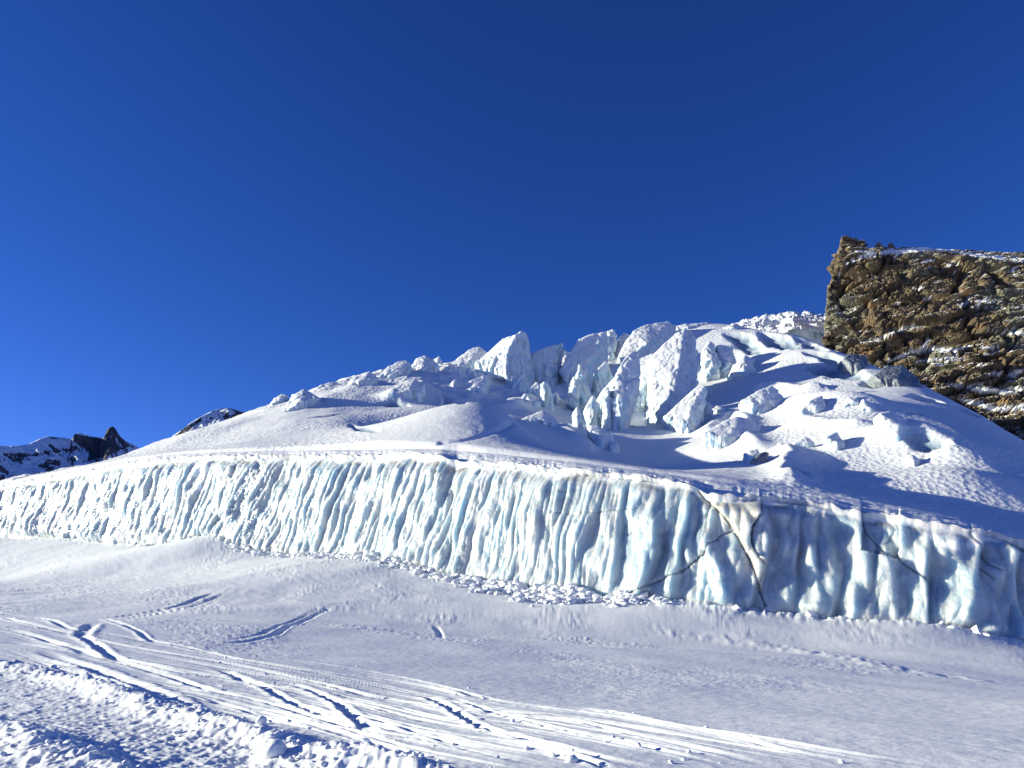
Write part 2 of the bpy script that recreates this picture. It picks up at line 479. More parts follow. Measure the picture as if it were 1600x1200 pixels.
ROAD = np.array([ground_hit(*q) for q in smooth_line([(-100, 924), (0, 924), (100, 922), (200, 921), (350, 924), (450, 936), (550, 953), (650, 966), (760, 982)], 4)])
RISE = np.array([ground_hit(*q) for q in smooth_line([(1000, 975), (1050, 990), (1130, 998), (1220, 1012), (1300, 1026), (1400, 1048), (1500, 1060), (1620, 1075)], 4)])

BASEL = np.array([at(x, fb(x), fy(x))[:2] for x in np.linspace(-100, 1700, 70)])
dens = curve([(-50, .0), (330, .02), (400, .35), (520, .5), (600, .9), (660, .5), (740, 1.0), (790, 1.3), (830, .7), (870, 2.2), (910, 2.0), (940, .5), (985, 1.2), (1010, .3), (1060, .015), (1650, .0)])
def ground_z(X, Y, fine=True):
    Z = GT(X, Y)
    if not fine: return Z
    R = np.hypot(X, Y)
    k = np.clip(R / 20, 0.25, 3)
    ca, sa = math.cos(0.75), math.sin(0.75)
    U, V = X * ca - Y * sa, X * sa + Y * ca             # wind direction
    Z = Z + 0.22 * perlin(X / 14, Y / 14, 2.2) * sstep(8, 30, R) + 0.05 * perlin(X / 3, Y / 3, 5)
    patch = sstep(-0.1, 0.45, perlin(X / 6, Y / 9, 8.0) + 0.35 * perlin(X / 1.7, Y / 1.7, 4.0))
    rip = ridged(U / 0.9, V / 0.34, 1.5, 3)
    Z = Z + patch * 0.014 * rip * np.clip(R / 22, 0.5, 2.4) + 0.004 * fbm(X / .3, Y / .3, 3.3, 3)
    # wind scallops on the apron under the cliff
    apron = sstep(40, 75, R)
    Z = Z + apron * 0.16 * np.maximum(0, perlin(U / 5, V / 13, 6.6)) + apron * 0.02 * ridged(U / 3.2, V / .9, 0.7, 3)
    m = (R < 150) & (Y > 0)
    x, y = X[m], Y[m]; z = np.zeros(x.shape)
    for W, w, d, l in TRW:
        lo, hi = W.min(0) - 3, W.max(0) + 3
        s = np.where((x > lo[0]) & (x < hi[0]) & (y > lo[1]) & (y < hi[1]))[0]
        if len(s) == 0: continue
        D, side, al, tot = polydist(x[s], y[s], W)
        ww = .75 * w * (1 + 0.035 * np.maximum(0, y[s] - 10)) * (1 + .15 * perlin(al * .8, w * 77))
        fade = sstep(0, 2.0, al) * sstep(0, 2.0, tot - al)
        if tot < 6: fade = sstep(0, 0.5, al) * sstep(0, .5, tot - al)
        am = fade * (0.85 + 0.35 * perlin(al * .25, d * 55, 1)) * (1 + 0.02 * np.maximum(0, y[s] - 10))
        rough = 1 + 0.5 * perlin(x[s] * 6, y[s] * 6, 3)
        z[s] += -.55 * d * am * np.exp(-(D / ww) ** 4) + .26 * l * am * rough * np.exp(-((D - 1.75 * ww) / (.62 * ww)) ** 2) * (1 - .35 * side)
    # churned snow between and beside the two berms
    for W, hgt, wid in ((BERM, .16, .27), (BERM2, .14, .24)):
        D, side, al, tot = polydist(x, y, W)
        lump = ridged(x * 1.9, y * 1.9, 1.0, 3, .6)
        lob = np.abs(perlin(al * 1.6, D * 1.0, 6)) * 2
        Dn = D * (1 + .5 * perlin(al * 1.1, 4.4))
        z += hgt * np.exp(-(Dn / wid) ** 2) * (.60 + .22 * lump + .30 * lob)
        z += .022 * np.exp(-(Dn / (wid * 2.6)) ** 2) * np.maximum(0, ridged(x * 4.6, y * 4.6, 2, 2, .6))
    sel = np.where(np.hypot(x, y) > 44)[0]
    if len(sel):
        D, side, al, tot = polydist(x[sel], y[sel], BASEL)
        qx, qy = proj(x[sel], y[sel], GT(x[sel], y[sel]))
        a = dens(qx)
        z[sel] += np.exp(-(D / (.9 + .4 * a)) ** 2) * (.50 * a * (.7 + .6 * perlin(x[sel] / 1.4, y[sel] / 1.4, 3)) + .22 * ridged(x[sel] / .9, y[sel] / .9, 2, 3))
        z[sel] += .07 * sstep(4.5, 1, D) * ridged(x[sel] / 1.2, y[sel] / .7, 5, 2)
    D, side, al, tot = polydist(x, y, BERM)
    near = np.where(side < 0, 1.0, np.exp(-(D / .35) ** 2)) * sstep(4.0, 5.0, np.hypot(x, y))
    z += near * (0.014 * ridged(x * 2.6, y * 2.6, 4, 3, .6) + .009 * ridged(x * 7, y * 7, 8, 2))
    for W, hgt, wid in ((ROAD, .05, .5), (RISE, .11, .9)):
        D, side, al, tot = polydist(x, y, W)
        z += hgt * np.exp(-(D / wid) ** 2) * (.5 + .8 * perlin(x * 1.2, y * 1.2, 2) + .5 * perlin(x * 3, y * 3, 2)) * sstep(0, 3, al) * sstep(0, 4, tot - al)
    Z[m] += z
    return Z

def build_ground():
    th = np.concatenate([np.linspace(-math.pi, -0.80, 40, endpoint=False), np.linspace(-0.80, -0.62, 50, endpoint=False),
                         np.linspace(-0.62, 0.62, 1080, endpoint=False), np.linspace(0.62, 0.80, 50, endpoint=False), np.linspace(0.80, math.pi, 40, endpoint=False)])
    tanb = np.linspace(0.262, 0.012, 400)
    r1 = 1.9 / tanb
    r1 = r1[(r1 > 7.2) & (r1 < 60)]
    r = np.concatenate([[0.4], np.linspace(1.5, 7.1, 30), r1, np.exp(np.linspace(math.log(r1[-1] * 1.012), math.log(150), 130)), [170, 195, 260, 400, 700, 1200, 2200]])
    R, T = np.meshgrid(r, th, indexing='ij')
    X, Y = R * np.sin(T), R * np.cos(T)
    Rc = np.minimum(R, 170)
    Z = ground_z(Rc * np.sin(T), Rc * np.cos(T))
    Z = Z - np.maximum(0, R - 170) * 0.02
    Z = np.where(R > 200, np.minimum(Z, 10), Z)
    V = np.stack([X, Y, Z], -1)
    me = mesh_np('snow_slope', V, grid_faces(len(r), len(th), True)[:, ::-1], M_GROUND)
    link(me, 'snow_slope', kind='structure')
build_ground()

# ------------------------------------------------------------------ glacier terrain behind the cliff
cp = []
def A(px, py, Y): cp.append(at(px, py, Y))
for px in range(-240, 1901, 50):
    B, T, C = cliff_points(np.array(float(px))); cp.append(C + np.array([0, 0, 0.0]))
SKY = [(-250, 800, 200), (-100, 778, 175), (0, 757, 160), (100, 733, 152), (200, 708, 150), (300, 677, 160), (400, 648, 176), (450, 632, 185), (500, 614, 195), (550, 602, 205),
       (600, 588, 215), (650, 582, 222), (700, 575, 228), (750, 566, 234), (800, 568, 238), (850, 566, 240), (900, 552, 244), (950, 545, 246), (1000, 528, 247),
       (1050, 512, 245), (1105, 506, 240), (1160, 511, 232), (1200, 519, 225), (1250, 527, 214), (1290, 543, 204), (1350, 565, 188), (1400, 585, 175), (1450, 607, 163), (1500, 632, 150),
       (1550, 660, 140), (1600, 690, 130), (1700, 745, 116), (1900, 830, 100)]
for px, py, Y in SKY:
    A(px, py, Y)
    p = at(px, py, Y)
    cp.append(np.array([p[0] * 1.18, p[1] * 1.18, p[2] * 0.93]))
    if px % 100 == 0: cp.append(np.array([p[0] * 1.6, p[1] * 1.6, p[2] * 0.6]))
for q in [(150, 725, 138), (300, 700, 124), (400, 688, 116), (500, 682, 110), (600, 682, 99), (600, 655, 122), (500, 645, 145), (700, 682, 92), (690, 650, 118),
          (770, 652, 112), (790, 688, 88), (860, 705, 82), (880, 665, 140), (830, 635, 180), (940, 715, 97), (950, 690, 130),
          (1000, 728, 88), (1000, 700, 108), (1100, 738, 78), (1100, 700, 98), (1200, 745, 74), (1200, 700, 93), (1300, 756, 71), (1300, 705, 92),
          (1400, 772, 68), (1400, 725, 85), (1500, 790, 68), (1500, 745, 80), (1600, 812, 69), (1600, 760, 82), (1750, 840, 66),
          (900, 650, 178), (850, 610, 208), (1000, 660, 160), (1050, 630, 180), (1150, 625, 168), (1150, 565, 205), (1250, 645, 138), (1250, 585, 178),
          (1350, 655, 122), (1350, 605, 155), (1450, 688, 105), (1450, 645, 128), (1550, 715, 95), (1550, 685, 115)]:
    A(*q)
cp = np.array(cp)
IT = TPS(cp[:, :2], cp[:, 2], 0.6)

# gentle humps and hollows: picture x, y, depth, radius across, radius in depth, height
HUMPS = [(1012, 655, 168, 6, 7, -4.5), (720, 668, 104, 11, 12, 2.2), (780, 662, 104, 7, 9, 1.6), (640, 652, 130, 9, 10, -3.0), (860, 680, 112, 8, 14, -3.0), (1020, 700, 120, 14, 20, -3.5),  # the first hollow is added so the gully floor falls into shade
         (1400, 690, 108, 6, 7, 1.6), (1440, 705, 100, 5, 6, 2.2), (1190, 590, 178, 9, 8, 2.5), (1240, 640, 142, 8, 6, 2.4), (1290, 640, 135, 6, 6, 2.2), (1210, 628, 152, 6, 4, -1.5),
         (1340, 700, 104, 8, 6, 1.0), (1350, 640, 130, 7, 6, 2.4), (1180, 690, 112, 14, 9, -2.5), (1290, 715, 94, 16, 8, -2.6), (1420, 755, 78, 15, 7, -2.0), (1540, 790, 66, 12, 5, -1.2),
         (1560, 700, 98, 9, 8, 1.5), (560, 640, 165, 10, 10, 1.6), (420, 665, 150, 12, 10, 1.0), (1520, 745, 82, 8, 5, 1.6)]
HW = [(*at(a, b, y), rx, ry, h) for a, b, y, rx, ry, h in HUMPS]
# crevasse mouths and bare ice bands on the flank: polyline in the picture, half width m, depth m
CREV = [([(1130, 522), (1160, 528), (1180, 533)], 1.2, 1.6), ([(1145, 532), (1180, 540), (1193, 539)], 1.3, 1.8), ([(1160, 544), (1175, 548), (1195, 549)], .8, 1.0),
        ([(1188, 519), (1215, 532), (1245, 538), (1278, 546)], 2.0, 2.5), ([(1240, 527), (1262, 534), (1290, 549)], 1.4, 1.8), ([(1255, 551), (1290, 556), (1320, 568)], 1.4, 1.8),
        ([(1262, 566), (1285, 572), (1310, 578), (1350, 592)], 2.4, 2.0), ([(1350, 596), (1370, 602), (1382, 602)], 1.2, 1.2), ([(1430, 617), (1455, 627), (1480, 635)], 1.5, 1.8),
        ([(1497, 634), (1515, 648), (1530, 654)], 1.2, 1.4), ([(1418, 641), (1438, 649)], .8, 1.0), ([(1540, 651), (1560, 662), (1597, 688)], 1.6, 1.6),
        ([(1415, 678), (1450, 690), (1485, 694)], 1.0, 1.4), ([(590, 628), (610, 628), (640, 633)], .9, 1.0), ([(688, 618), (700, 625), (722, 630)], 1.0, 1.6),
        ([(450, 643), (470, 637), (485, 632)], .9, 1.1), ([(1333, 556), (1380, 575), (1420, 590)], 1.2, 1.2), ([(548, 664), (568, 670), (590, 678)], .5, .5),
        ([(480, 655), (520, 650), (545, 646)], .5, .4), ([(1240, 725), (1250, 737), (1262, 743)], .7, 1.0)]

# raised snow ribs: polyline, half width m, height m
RIBS = [([(1098, 682), (1122, 664), (1150, 655), (1170, 668), (1160, 684), (1176, 694), (1182, 704), (1172, 712)], 2.2, 1.5),
        ([(1202, 704), (1222, 708), (1240, 718), (1226, 732), (1236, 746), (1240, 764)], 2.0, 1.4),
        ([(1170, 610), (1215, 606), (1250, 612), (1300, 606)], 3.0, 1.6), ([(1235, 660), (1270, 664), (1310, 668), (1350, 668)], 2.5, 1.5), ([(880, 668), (905, 690), (940, 705)], 2, 1.5),
        ([(800, 640), (840, 632), (880, 640)], 3, 2.0), ([(600, 626), (640, 618), (668, 612)], 3, 2.2), ([(1445, 702), (1500, 716), (1560, 724)], 2.5, 1.2)]
RW = []
def ice_z0(X, Y):
    Z = IT(X, Y)
    for W, w, h in RW:
        m = (X > W[:, 0].min() - 4 * w) & (X < W[:, 0].max() + 4 * w) & (Y > W[:, 1].min() - 4 * w) & (Y < W[:, 1].max() + 4 * w)
        if not m.any(): continue
        D, side, al, tot = polydist(X[m], Y[m], W)
        tp = sstep(0, 3, al) * sstep(0, 3, tot - al)
        Z[m] += h * tp * np.exp(-np.abs(D / w) ** 1.6) * (1 + .3 * perlin(al / 3, w * 9))
    for x, y, z, rx, ry, h in HW:
        Z = Z + h * np.exp(-((X - x) / rx) ** 2 - ((Y - y) / ry) ** 2)
    return Z

def ice_hit(px, py, lo=60):
    dx, dy, dz = pray(px, py)
    y0 = max(lo, 1.1 * float(fy(px)) + 3)
    t = np.linspace(y0, 330, 700)
    z = ice_z0(dx / dy * t, t)
    below = (dz / dy * t) < z
    i = int(np.argmax(below)) if below.any() else int(np.argmin(dz / dy * t - z))
    Y = t[i]
    return np.array([dx / dy * Y, Y, z[i]])

for line, w, h in RIBS:
    RW.append((np.array([ice_hit(*q)[:2] for q in smooth_line(line, 4)]), w, h))
CW = []
for line, w, d in CREV:
    CW.append((np.array([ice_hit(*q)[:2] for q in line]), w * 1.5, d))
TRAIL = np.array([ice_hit(*q)[:2] for q in smooth_line([(690, 694), (730, 690), (760, 680), (790, 668), (800, 660)], 4)])

def build_glacier():
    th = np.concatenate([np.linspace(-0.95, -0.62, 40, endpoint=False), np.linspace(-0.62, 0.62, 860, endpoint=False), np.linspace(0.62, 0.95, 40)])
    v = np.linspace(0, 1, 400)
    r0 = np.empty_like(th)
    pxs = np.linspace(-700, 2600, 3000)
    B, T, C = cliff_points(np.clip(pxs, -260, 1900))
    ang = np.arctan2(C[:, 0], C[:, 1]); rr = np.hypot(C[:, 0], C[:, 1])
    o = np.argsort(ang)
    r0 = np.interp(th, ang[o], rr[o]) - 1.0
    R = r0[None] * (330 / r0[None]) ** (v[:, None] ** 1.0)
    Tm = np.broadcast_to(th[None], R.shape)
    X, Y = R * np.sin(Tm), R * np.cos(Tm)
    Z = ice_z0(X, Y)
    dr = R - r0[None]
    inn = sstep(0, 14, dr)
    Z = Z + .18 * sstep(1.5, 4, dr) * sstep(16, 6, dr) - 1.3 * sstep(4.2, 0, dr)
    Z = Z + inn * ((.25 + .65 * sstep(120, 170, R)) * fbm(X / 18, Y / 18, 1.1, 3, .45) * (1 - .55 * sstep(.12, .24, Tm))) + 0.03 * fbm(X / 1.6, Y / 1.6, 4.2, 3, .6)
    ic = np.zeros(Z.shape)
    up = sstep(150, 210, R)                             # the icefall is broken up, the apron smooth
    br = ridged(X / 9, Y / 7, 2.0, 4, .55)
    Z = Z + up * 1.0 * np.maximum(0, br - .4) * sstep(.22, .10, Tm)
    Z = Z + inn * (1 - up) * .035 * sstep(-.15, .3, perlin(X / 14, Y / 14, 5)) * ridged(X / 1.6, Y / 1.3, 3, 2)
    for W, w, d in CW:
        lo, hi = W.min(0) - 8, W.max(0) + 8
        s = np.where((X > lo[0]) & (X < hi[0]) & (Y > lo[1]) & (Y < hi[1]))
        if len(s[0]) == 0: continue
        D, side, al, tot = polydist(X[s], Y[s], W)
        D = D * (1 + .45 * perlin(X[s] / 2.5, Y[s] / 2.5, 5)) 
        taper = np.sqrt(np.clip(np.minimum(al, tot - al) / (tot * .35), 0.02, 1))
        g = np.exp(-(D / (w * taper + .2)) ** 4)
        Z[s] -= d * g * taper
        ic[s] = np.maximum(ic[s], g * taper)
    D, side, al, tot = polydist(X, Y, TRAIL, 50)
    Z = Z - .35 * np.exp(-(D / .45) ** 2)
    V = np.stack([X, Y, Z], -1)
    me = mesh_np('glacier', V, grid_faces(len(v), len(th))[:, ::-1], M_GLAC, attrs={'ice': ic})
    link(me, 'glacier', kind='structure')
build_glacier()

# ------------------------------------------------------------------ the ice cliff
SEAMS = [([(1085, 763), (1098, 778), (1112, 788), (1130, 806), (1145, 828), (1156, 846), (1166, 866), (1175, 890), (1185, 918), (1193, 945)], 2.2, 1.0),
         ([(1190, 785), (1186, 802), (1176, 818), (1172, 835), (1174, 856), (1180, 872), (1192, 884)], 2.0, .9),
         ([(1145, 828), (1128, 838), (1112, 850), (1102, 868), (1085, 880), (1064, 896), (1040, 905), (1000, 922), (960, 944)], 1.5, .8),
         ([(1108, 790), (1108, 815), (1104, 840)], 2.6, .6), ([(1098, 776), (1150, 782), (1200, 783), (1250, 787), (1300, 797)], 1.6, .8),
         ([(1348, 808), (1352, 832), (1380, 862), (1402, 874), (1425, 892), (1448, 906)], 1.7, .7), ([(1380, 808), (1398, 826), (1390, 845), (1362, 868)], 2.2, .35),
         ([(1512, 828), (1520, 845), (1530, 862), (1538, 882), (1550, 890)], 1.8, .8), ([(1530, 890), (1545, 905)], 1.5, .6), ([(1510, 828), (1545, 838), (1600, 860)], 1.6, .8),
         ([(870, 800), (905, 806), (945, 800), (1000, 795)], 1.4, .3), ([(940, 838), (985, 836), (1005, 825)], 1.4, .25), ([(725, 733), (760, 728), (800, 731), (850, 738), (900, 742), (960, 747), (1030, 755)], 1.8, .8),
         ([(686, 735), (684, 752), (682, 762)], 3.0, .8), ([(300, 845), (330, 822), (370, 795), (395, 770)], 1.8, .5), ([(335, 722), (400, 716), (470, 717), (560, 717), (610, 718)], 1.6, .75),
         ([(215, 725), (260, 722), (330, 720)], 1.3, .5), ([(372, 722), (378, 735), (370, 745)], 3, .5), ([(405, 722), (408, 735), (402, 745)], 3, .5), ([(150, 748), (153, 765)], 1.5, .7),
         ([(600, 716), (604, 740), (590, 790), (575, 830)], 2.0, .35), ([(712, 768), (712, 860), (709, 880)], 1.2, .4)]
TAN = [(1108, 786), (1190, 786), (1184, 806), (1170, 826), (1172, 850), (1180, 870), (1196, 872), (1192, 905), (1186, 925), (1170, 875), (1152, 840), (1128, 808)]

def inpoly(px, py, poly):
    c = np.zeros(px.shape, bool); n = len(poly)
    for i in range(n):
        x0, y0 = poly[i]; x1, y1 = poly[(i + 1) % n]
        c ^= ((y0 > py) != (y1 > py)) & (px < (x1 - x0) * (py - y0) / (y1 - y0 + 1e-12) + x0)
    return c

def ribs(q, v, seed, width):
    """rounded columns of uneven width side by side, sharp grooves between"""
    n = 4000
    r = np.random.default_rng(seed)
    edges = np.cumsum(width * (0.45 + 1.1 * r.random(n))) - 300
    amp = 0.5 + 0.8 * r.random(n)
    i = np.clip(np.searchsorted(edges, q) - 1, 0, n - 2)
    e0, e1 = edges[i], edges[i + 1]
    u = (q - e0) / (e1 - e0) * 2 - 1
    wdt = (e1 - e0) / width
    prof = np.sqrt(np.clip(1 - u * u * .97, 0, 1))
    a = amp[i] * (0.7 + 0.6 * perlin(v * 1.3, i * 3.7, seed))
    return prof * a * wdt, prof

def build_cliff():
    ncol, nf, nt = 1500, 150, 26
    px = np.linspace(-260, 1900, ncol)
    px = np.concatenate([np.linspace(-260, -40, 60, endpoint=False), np.linspace(-40, 1640, 1380, endpoint=False), np.linspace(1640, 1900, 60)])
    ncol = len(px)
    B, T, C = cliff_points(px)
    arc = np.r_[0, np.cumsum(np.linalg.norm(np.diff(B[:, :2], axis=0), axis=1))]
    tan = np.gradient(B[:, :2], axis=0)
    k = 61; ker = np.hanning(k); ker /= ker.sum()
    tan = np.stack([np.convolve(np.pad(tan[:, c], k // 2, 'edge'), ker, 'valid') for c in (0, 1)], -1)
    tan /= np.linalg.norm(tan, axis=1)[:, None]
    nrm = np.stack([tan[:, 1], -tan[:, 0]], -1)            # towards the viewer
    nrm *= np.sign(-(nrm * B[:, :2]).sum(1))[:, None]
    v = np.linspace(-0.16, 1, nf)
    H = np.linalg.norm(T - B, axis=1)
    base = B[None] + (T - B)[None] * v[:, None, None]
    vv = v[:, None] * np.ones(ncol)[None]
    hm = vv * H[None]
    A_ = arc[None] + 0 * vv
    Px = px[None] + 0 * vv
    lean = curve([(-260, .62), (200, .62), (600, .50), (800, .30), (1000, .16), (1200, .05), (1900, -.05)])(Px)
    soft = sstep(820, 1080, Px)                            # the right hand half is smoother and broader
    q = A_ - hm * lean + 0.55 * perlin(A_ / 3.5, hm / 7.5, 1.7) + 0.20 * perlin(A_ / .9, hm / 3.2, 4.7) + .6 * soft * perlin(A_ / 4, hm / 5, 9.1)
    r1, p1 = ribs(q, hm / 7.0, 11, 1.45)
    r2, p2 = ribs(q * 1.02 + .3 * perlin(A_ / 1.5, hm / 5, 2.9), hm / 4.5, 12, .72)
    r3, p3 = ribs(q + 1.2 * perlin(A_ / 5, hm / 4, 6.9), hm / 4, 13, 3.1)
    env = sstep(-.05, .12, vv) * (1 - .75 * sstep(.86, 1, vv))
    big = 0.65 * fbm(A_ / 9, hm / 9, 3.1, 3)
    r4, p4 = ribs(q * 1.0 + .2 * perlin(A_ / .8, hm / 2.6, 8.9), hm / 2.4, 14, .36)
    left = (0.50 * r1 + .36 * r2 + .25 * r3 + .16 * r4)
    fr = (q / 2.7 + .35 * perlin(q / 4, hm / 7, 41)) % 1.0
    saw = (fr * (1 - sstep(.78, 1.0, fr))) * (0.5 + .9 * sstep(-.3, .3, perlin(A_ / 4.4, hm / 6, 43)))
    sm = .95 * saw + .50 * np.maximum(0, perlin(q / 1.5, hm / 4.2, 21)) * 2 + .45 * np.abs(perlin(q / .9, hm / 3.0, 22)) + .85 * r3 * (0.5 + .5 * perlin(A_ / 6, hm / 4, 5)) + .4 * perlin(A_ / 2, hm / 2, 31)
    disp = (left * (1 - soft) + sm * soft) * env + big * (1 - .5 * sstep(.85, 1, vv))
    rough = .045 * fbm(A_ / .45, hm / .7, 7.7, 3, .6) + .10 * fbm(A_ / 1.3, hm / 1.8, 2.7, 2) 
    foot = sstep(.16, -.02, vv)
    disp = disp + rough * env
    # pinnacles and scoops at the foot: ribs end at uneven heights
    disp = disp + foot * (.5 * perlin(A_ / 1.1, 3.0) + .2)
    P = base.copy()
    P[..., 0] += nrm[None, :, 0] * disp; P[..., 1] += nrm[None, :, 1] * disp
    ox, oy = proj(base[..., 0], base[..., 1], base[..., 2])
    stain = np.zeros(vv.shape); seam = np.zeros(vv.shape); carve = np.zeros(vv.shape)
    wob = 2.2 * perlin(A_ / .8, hm / .8, 15)
    wob2 = 1.3 * perlin(A_ / .25, hm / .25, 25)
    for line, w, a in SEAMS:
        L = np.array(line, float); lo, hi = L.min(0) - 14, L.max(0) + 14
        s = np.where((ox > lo[0]) & (ox < hi[0]) & (oy > lo[1]) & (oy < hi[1]))
        if len(s[0]) == 0: continue
        D, *_ = polydist(ox[s] + wob[s] + wob2[s], oy[s] + wob[s] * .7 + wob2[s], L); D = D * (1 + .6 * perlin(A_[s] / .6, hm[s] / .6, 19))
        seam[s] = np.maximum(seam[s], a * np.exp(-(D / (w * .42)) ** 2)); stain[s] = np.maximum(stain[s], a * np.exp(-(D / (w * 4.2)) ** 2)); carve[s] = np.maximum(carve[s], a * np.exp(-(D / (w * .95)) ** 2))
    seam = np.maximum(seam, .75 * sstep(.905, .94, vv) * sstep(.975, .95, vv) * sstep(-.25, .35, perlin(A_ / 2.2, 3.1) + .5 * perlin(A_ / .5, hm / .5, 2)))
    tanm = inpoly(ox + wob, oy, TAN).astype(float)
    dk = ((ox > 1346 + wob) & (ox < 1405 + 2 * wob) & (oy > 806) & (oy < 872 + 2 * wob - (1400 - ox) * .2)).astype(float)  # shaded right side of the bright rib: set back, shade painted into the colour
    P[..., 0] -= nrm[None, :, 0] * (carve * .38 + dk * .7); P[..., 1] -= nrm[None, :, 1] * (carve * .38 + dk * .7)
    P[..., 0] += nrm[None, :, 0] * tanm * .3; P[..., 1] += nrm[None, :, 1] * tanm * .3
    grime_shade = sstep(.80, .97, vv) * .55 + sstep(.12, .0, vv) * .35 + dk * .55 + .25 * sstep(.1, .5, perlin(A_ / 7, hm / 7, 8)) * (1 - soft)
    grime_shade = grime_shade + .45 * stain * soft
    rib = p1 * (1 - soft) + .55 * soft
    # ---- crust on top: from the front edge back to the crest, drooping over the edge as a ragged lip
    u = np.linspace(0, 1, nt)[1:]
    top = P[-1][None] + (C - P[-1])[None] * u[:, None, None]
    dist = np.linalg.norm(C - P[-1], axis=1)[None] * u[:, None]
    A2 = arc[None] + 0 * dist
    lip = .32 * np.exp(-((dist - .35) / .5) ** 2) * (1 + .9 * perlin(A2 / .8, dist / .8, 3)) + .10 * fbm(A2 / 2.4, dist / .9, 12, 3, .6) * np.sin(np.pi * np.clip(u, 0, 1))[:, None]
    top[..., 2] += lip + .04 * ridged(A2 / 1.7, dist / .6, 5, 3) * np.sin(np.pi * u)[:, None]
    ov = .35 * np.exp(-(dist / .45) ** 2) * (1.1 + perlin(A2 / 1.3, 5.5) + .7 * perlin(A2 / .4, 2.5))
    top[..., 0] += nrm[None, :, 0] * ov; top[..., 1] += nrm[None, :, 1] * ov
    t1 = C + np.stack([-nrm[:, 0] * 1.5, -nrm[:, 1] * 1.5, np.full(ncol, -.05)], -1)
    tail = C + np.stack([-nrm[:, 0] * 6, -nrm[:, 1] * 6, np.full(ncol, -2.0)], -1)
    V = np.concatenate([P, top, t1[None], tail[None]], 0)
    nr = V.shape[0]
    pad = lambda a, x: np.concatenate([a, np.full((nr - nf, ncol), float(x))], 0)
    sn = np.zeros((nr, ncol))
    sn[:nf] = np.maximum(sstep(.03, -.04, vv + .05 * perlin(A_ / 1.2, 7)), 0)
    # the crust hangs a little down the face, unevenly
    sn[:nf] = np.maximum(sn[:nf], sstep(.945, .985, vv + .06 * perlin(A_ / 1.6, 1.5) + .03 * perlin(A_ / .4, 2)))
    hang = np.maximum(0, perlin(A_ / 6, 9.9) - .18) * 1.0
    sn[:nf] = np.maximum(sn[:nf], sstep(1 - hang - .02, 1 - hang + .02, vv) * (perlin(A_ / .7, hm / 1.5, 4) > -.2) * .85)
    sn[nf:] = 1
    sn *= 1 - pad(seam, 0) * .8
    ids = grid_faces(nr, ncol)
    me = mesh_np('ice_face', V[:nf + 1], grid_faces(nf + 1, ncol), M_WALL,
                 attrs={'rib': pad(rib, .6)[:nf + 1], 'seam': pad(seam, 0)[:nf + 1], 'tan': pad(tanm, 0)[:nf + 1], 'grime_shade': pad(grime_shade, 0)[:nf + 1], 'snow': sn[:nf + 1]})
    mid = B[ncol // 2]
    root = empty('ice_cliff', tuple(mid), 'long pale blue wall of fluted ice running across the whole snow slope below the glacier', 'ice cliff')
    f_ = link(me, 'ice_face', root); f_.location = -Vector(mid)
    me2 = mesh_np('snow_crust', V[nf:], grid_faces(nr - nf, ncol), M_CRUST)
    c_ = link(me2, 'snow_crust', root); c_.location = -Vector(mid)
    return B, nrm, px, arc, root, mid
M_CRUST = snow_mat('crusted_snow', 6.0, 1.2, 0.45, (0.74, 0.76, 0.79))
CB, CN, CPX, CARC, CROOT, CMID = build_cliff()

# broken ice at the foot of the wall
def lump_mesh(name, mat, seed, sub=2, amp=.35):
    bm = bmesh.new(); bmesh.ops.create_icosphere(bm, subdivisions=sub, radius=1)
    co = np.array([v.co[:] for v in bm.verts])
    f1, f2, hid, vec = worley(co * 1.1 + seed * 3.3)
    d = 1 + amp * (f1 - .5) + amp * .6 * fbm(co[:, 0] * 1.7 + seed, co[:, 1] * 1.7, co[:, 2] * 1.7, 3)
    co = co * d[:, None] * np.array([1, .85, .7])
    for v, c in zip(bm.verts, co): v.co = c
    me = bpy.data.meshes.new(name); bm.to_mesh(me); bm.free()
    me.materials.append(mat)
    me.polygons.foreach_set('use_smooth', np.full(len(me.polygons), False))
    return me

def scatter_join(name, protos, P, S, Rz, mat, parent=None, kind='stuff', off=None):
    Vs, Fs, n = [], [], 0
    data = []
    for me in protos:
        co = np.empty(len(me.vertices) * 3); me.vertices.foreach_get('co', co)
        fa = np.array([p.vertices[:] for p in me.polygons]); data.append((co.reshape(-1, 3), fa))
    for i, (p, s, a) in enumerate(zip(P, S, Rz)):
        co, fa = data[i % len(data)]
        c, n_ = math.cos(a), math.sin(a)
        co = co * np.array([s, s * (0.7 + .6 * random.random()), s * (0.6 + .5 * random.random())])
        co = np.c_[co[:, 0] * c - co[:, 1] * n_, co[:, 0] * n_ + co[:, 1] * c, co[:, 2] + .25 * co[:, 0] * math.sin(i)] + p
        Vs.append(co); Fs.append(fa + n); n += len(co)
    me = mesh_np(name, np.vstack(Vs), np.vstack(Fs), mat, smooth=False)
    o = link(me, name, parent, kind=kind)
    if off is not None: o.location = -Vector(off)
    return o

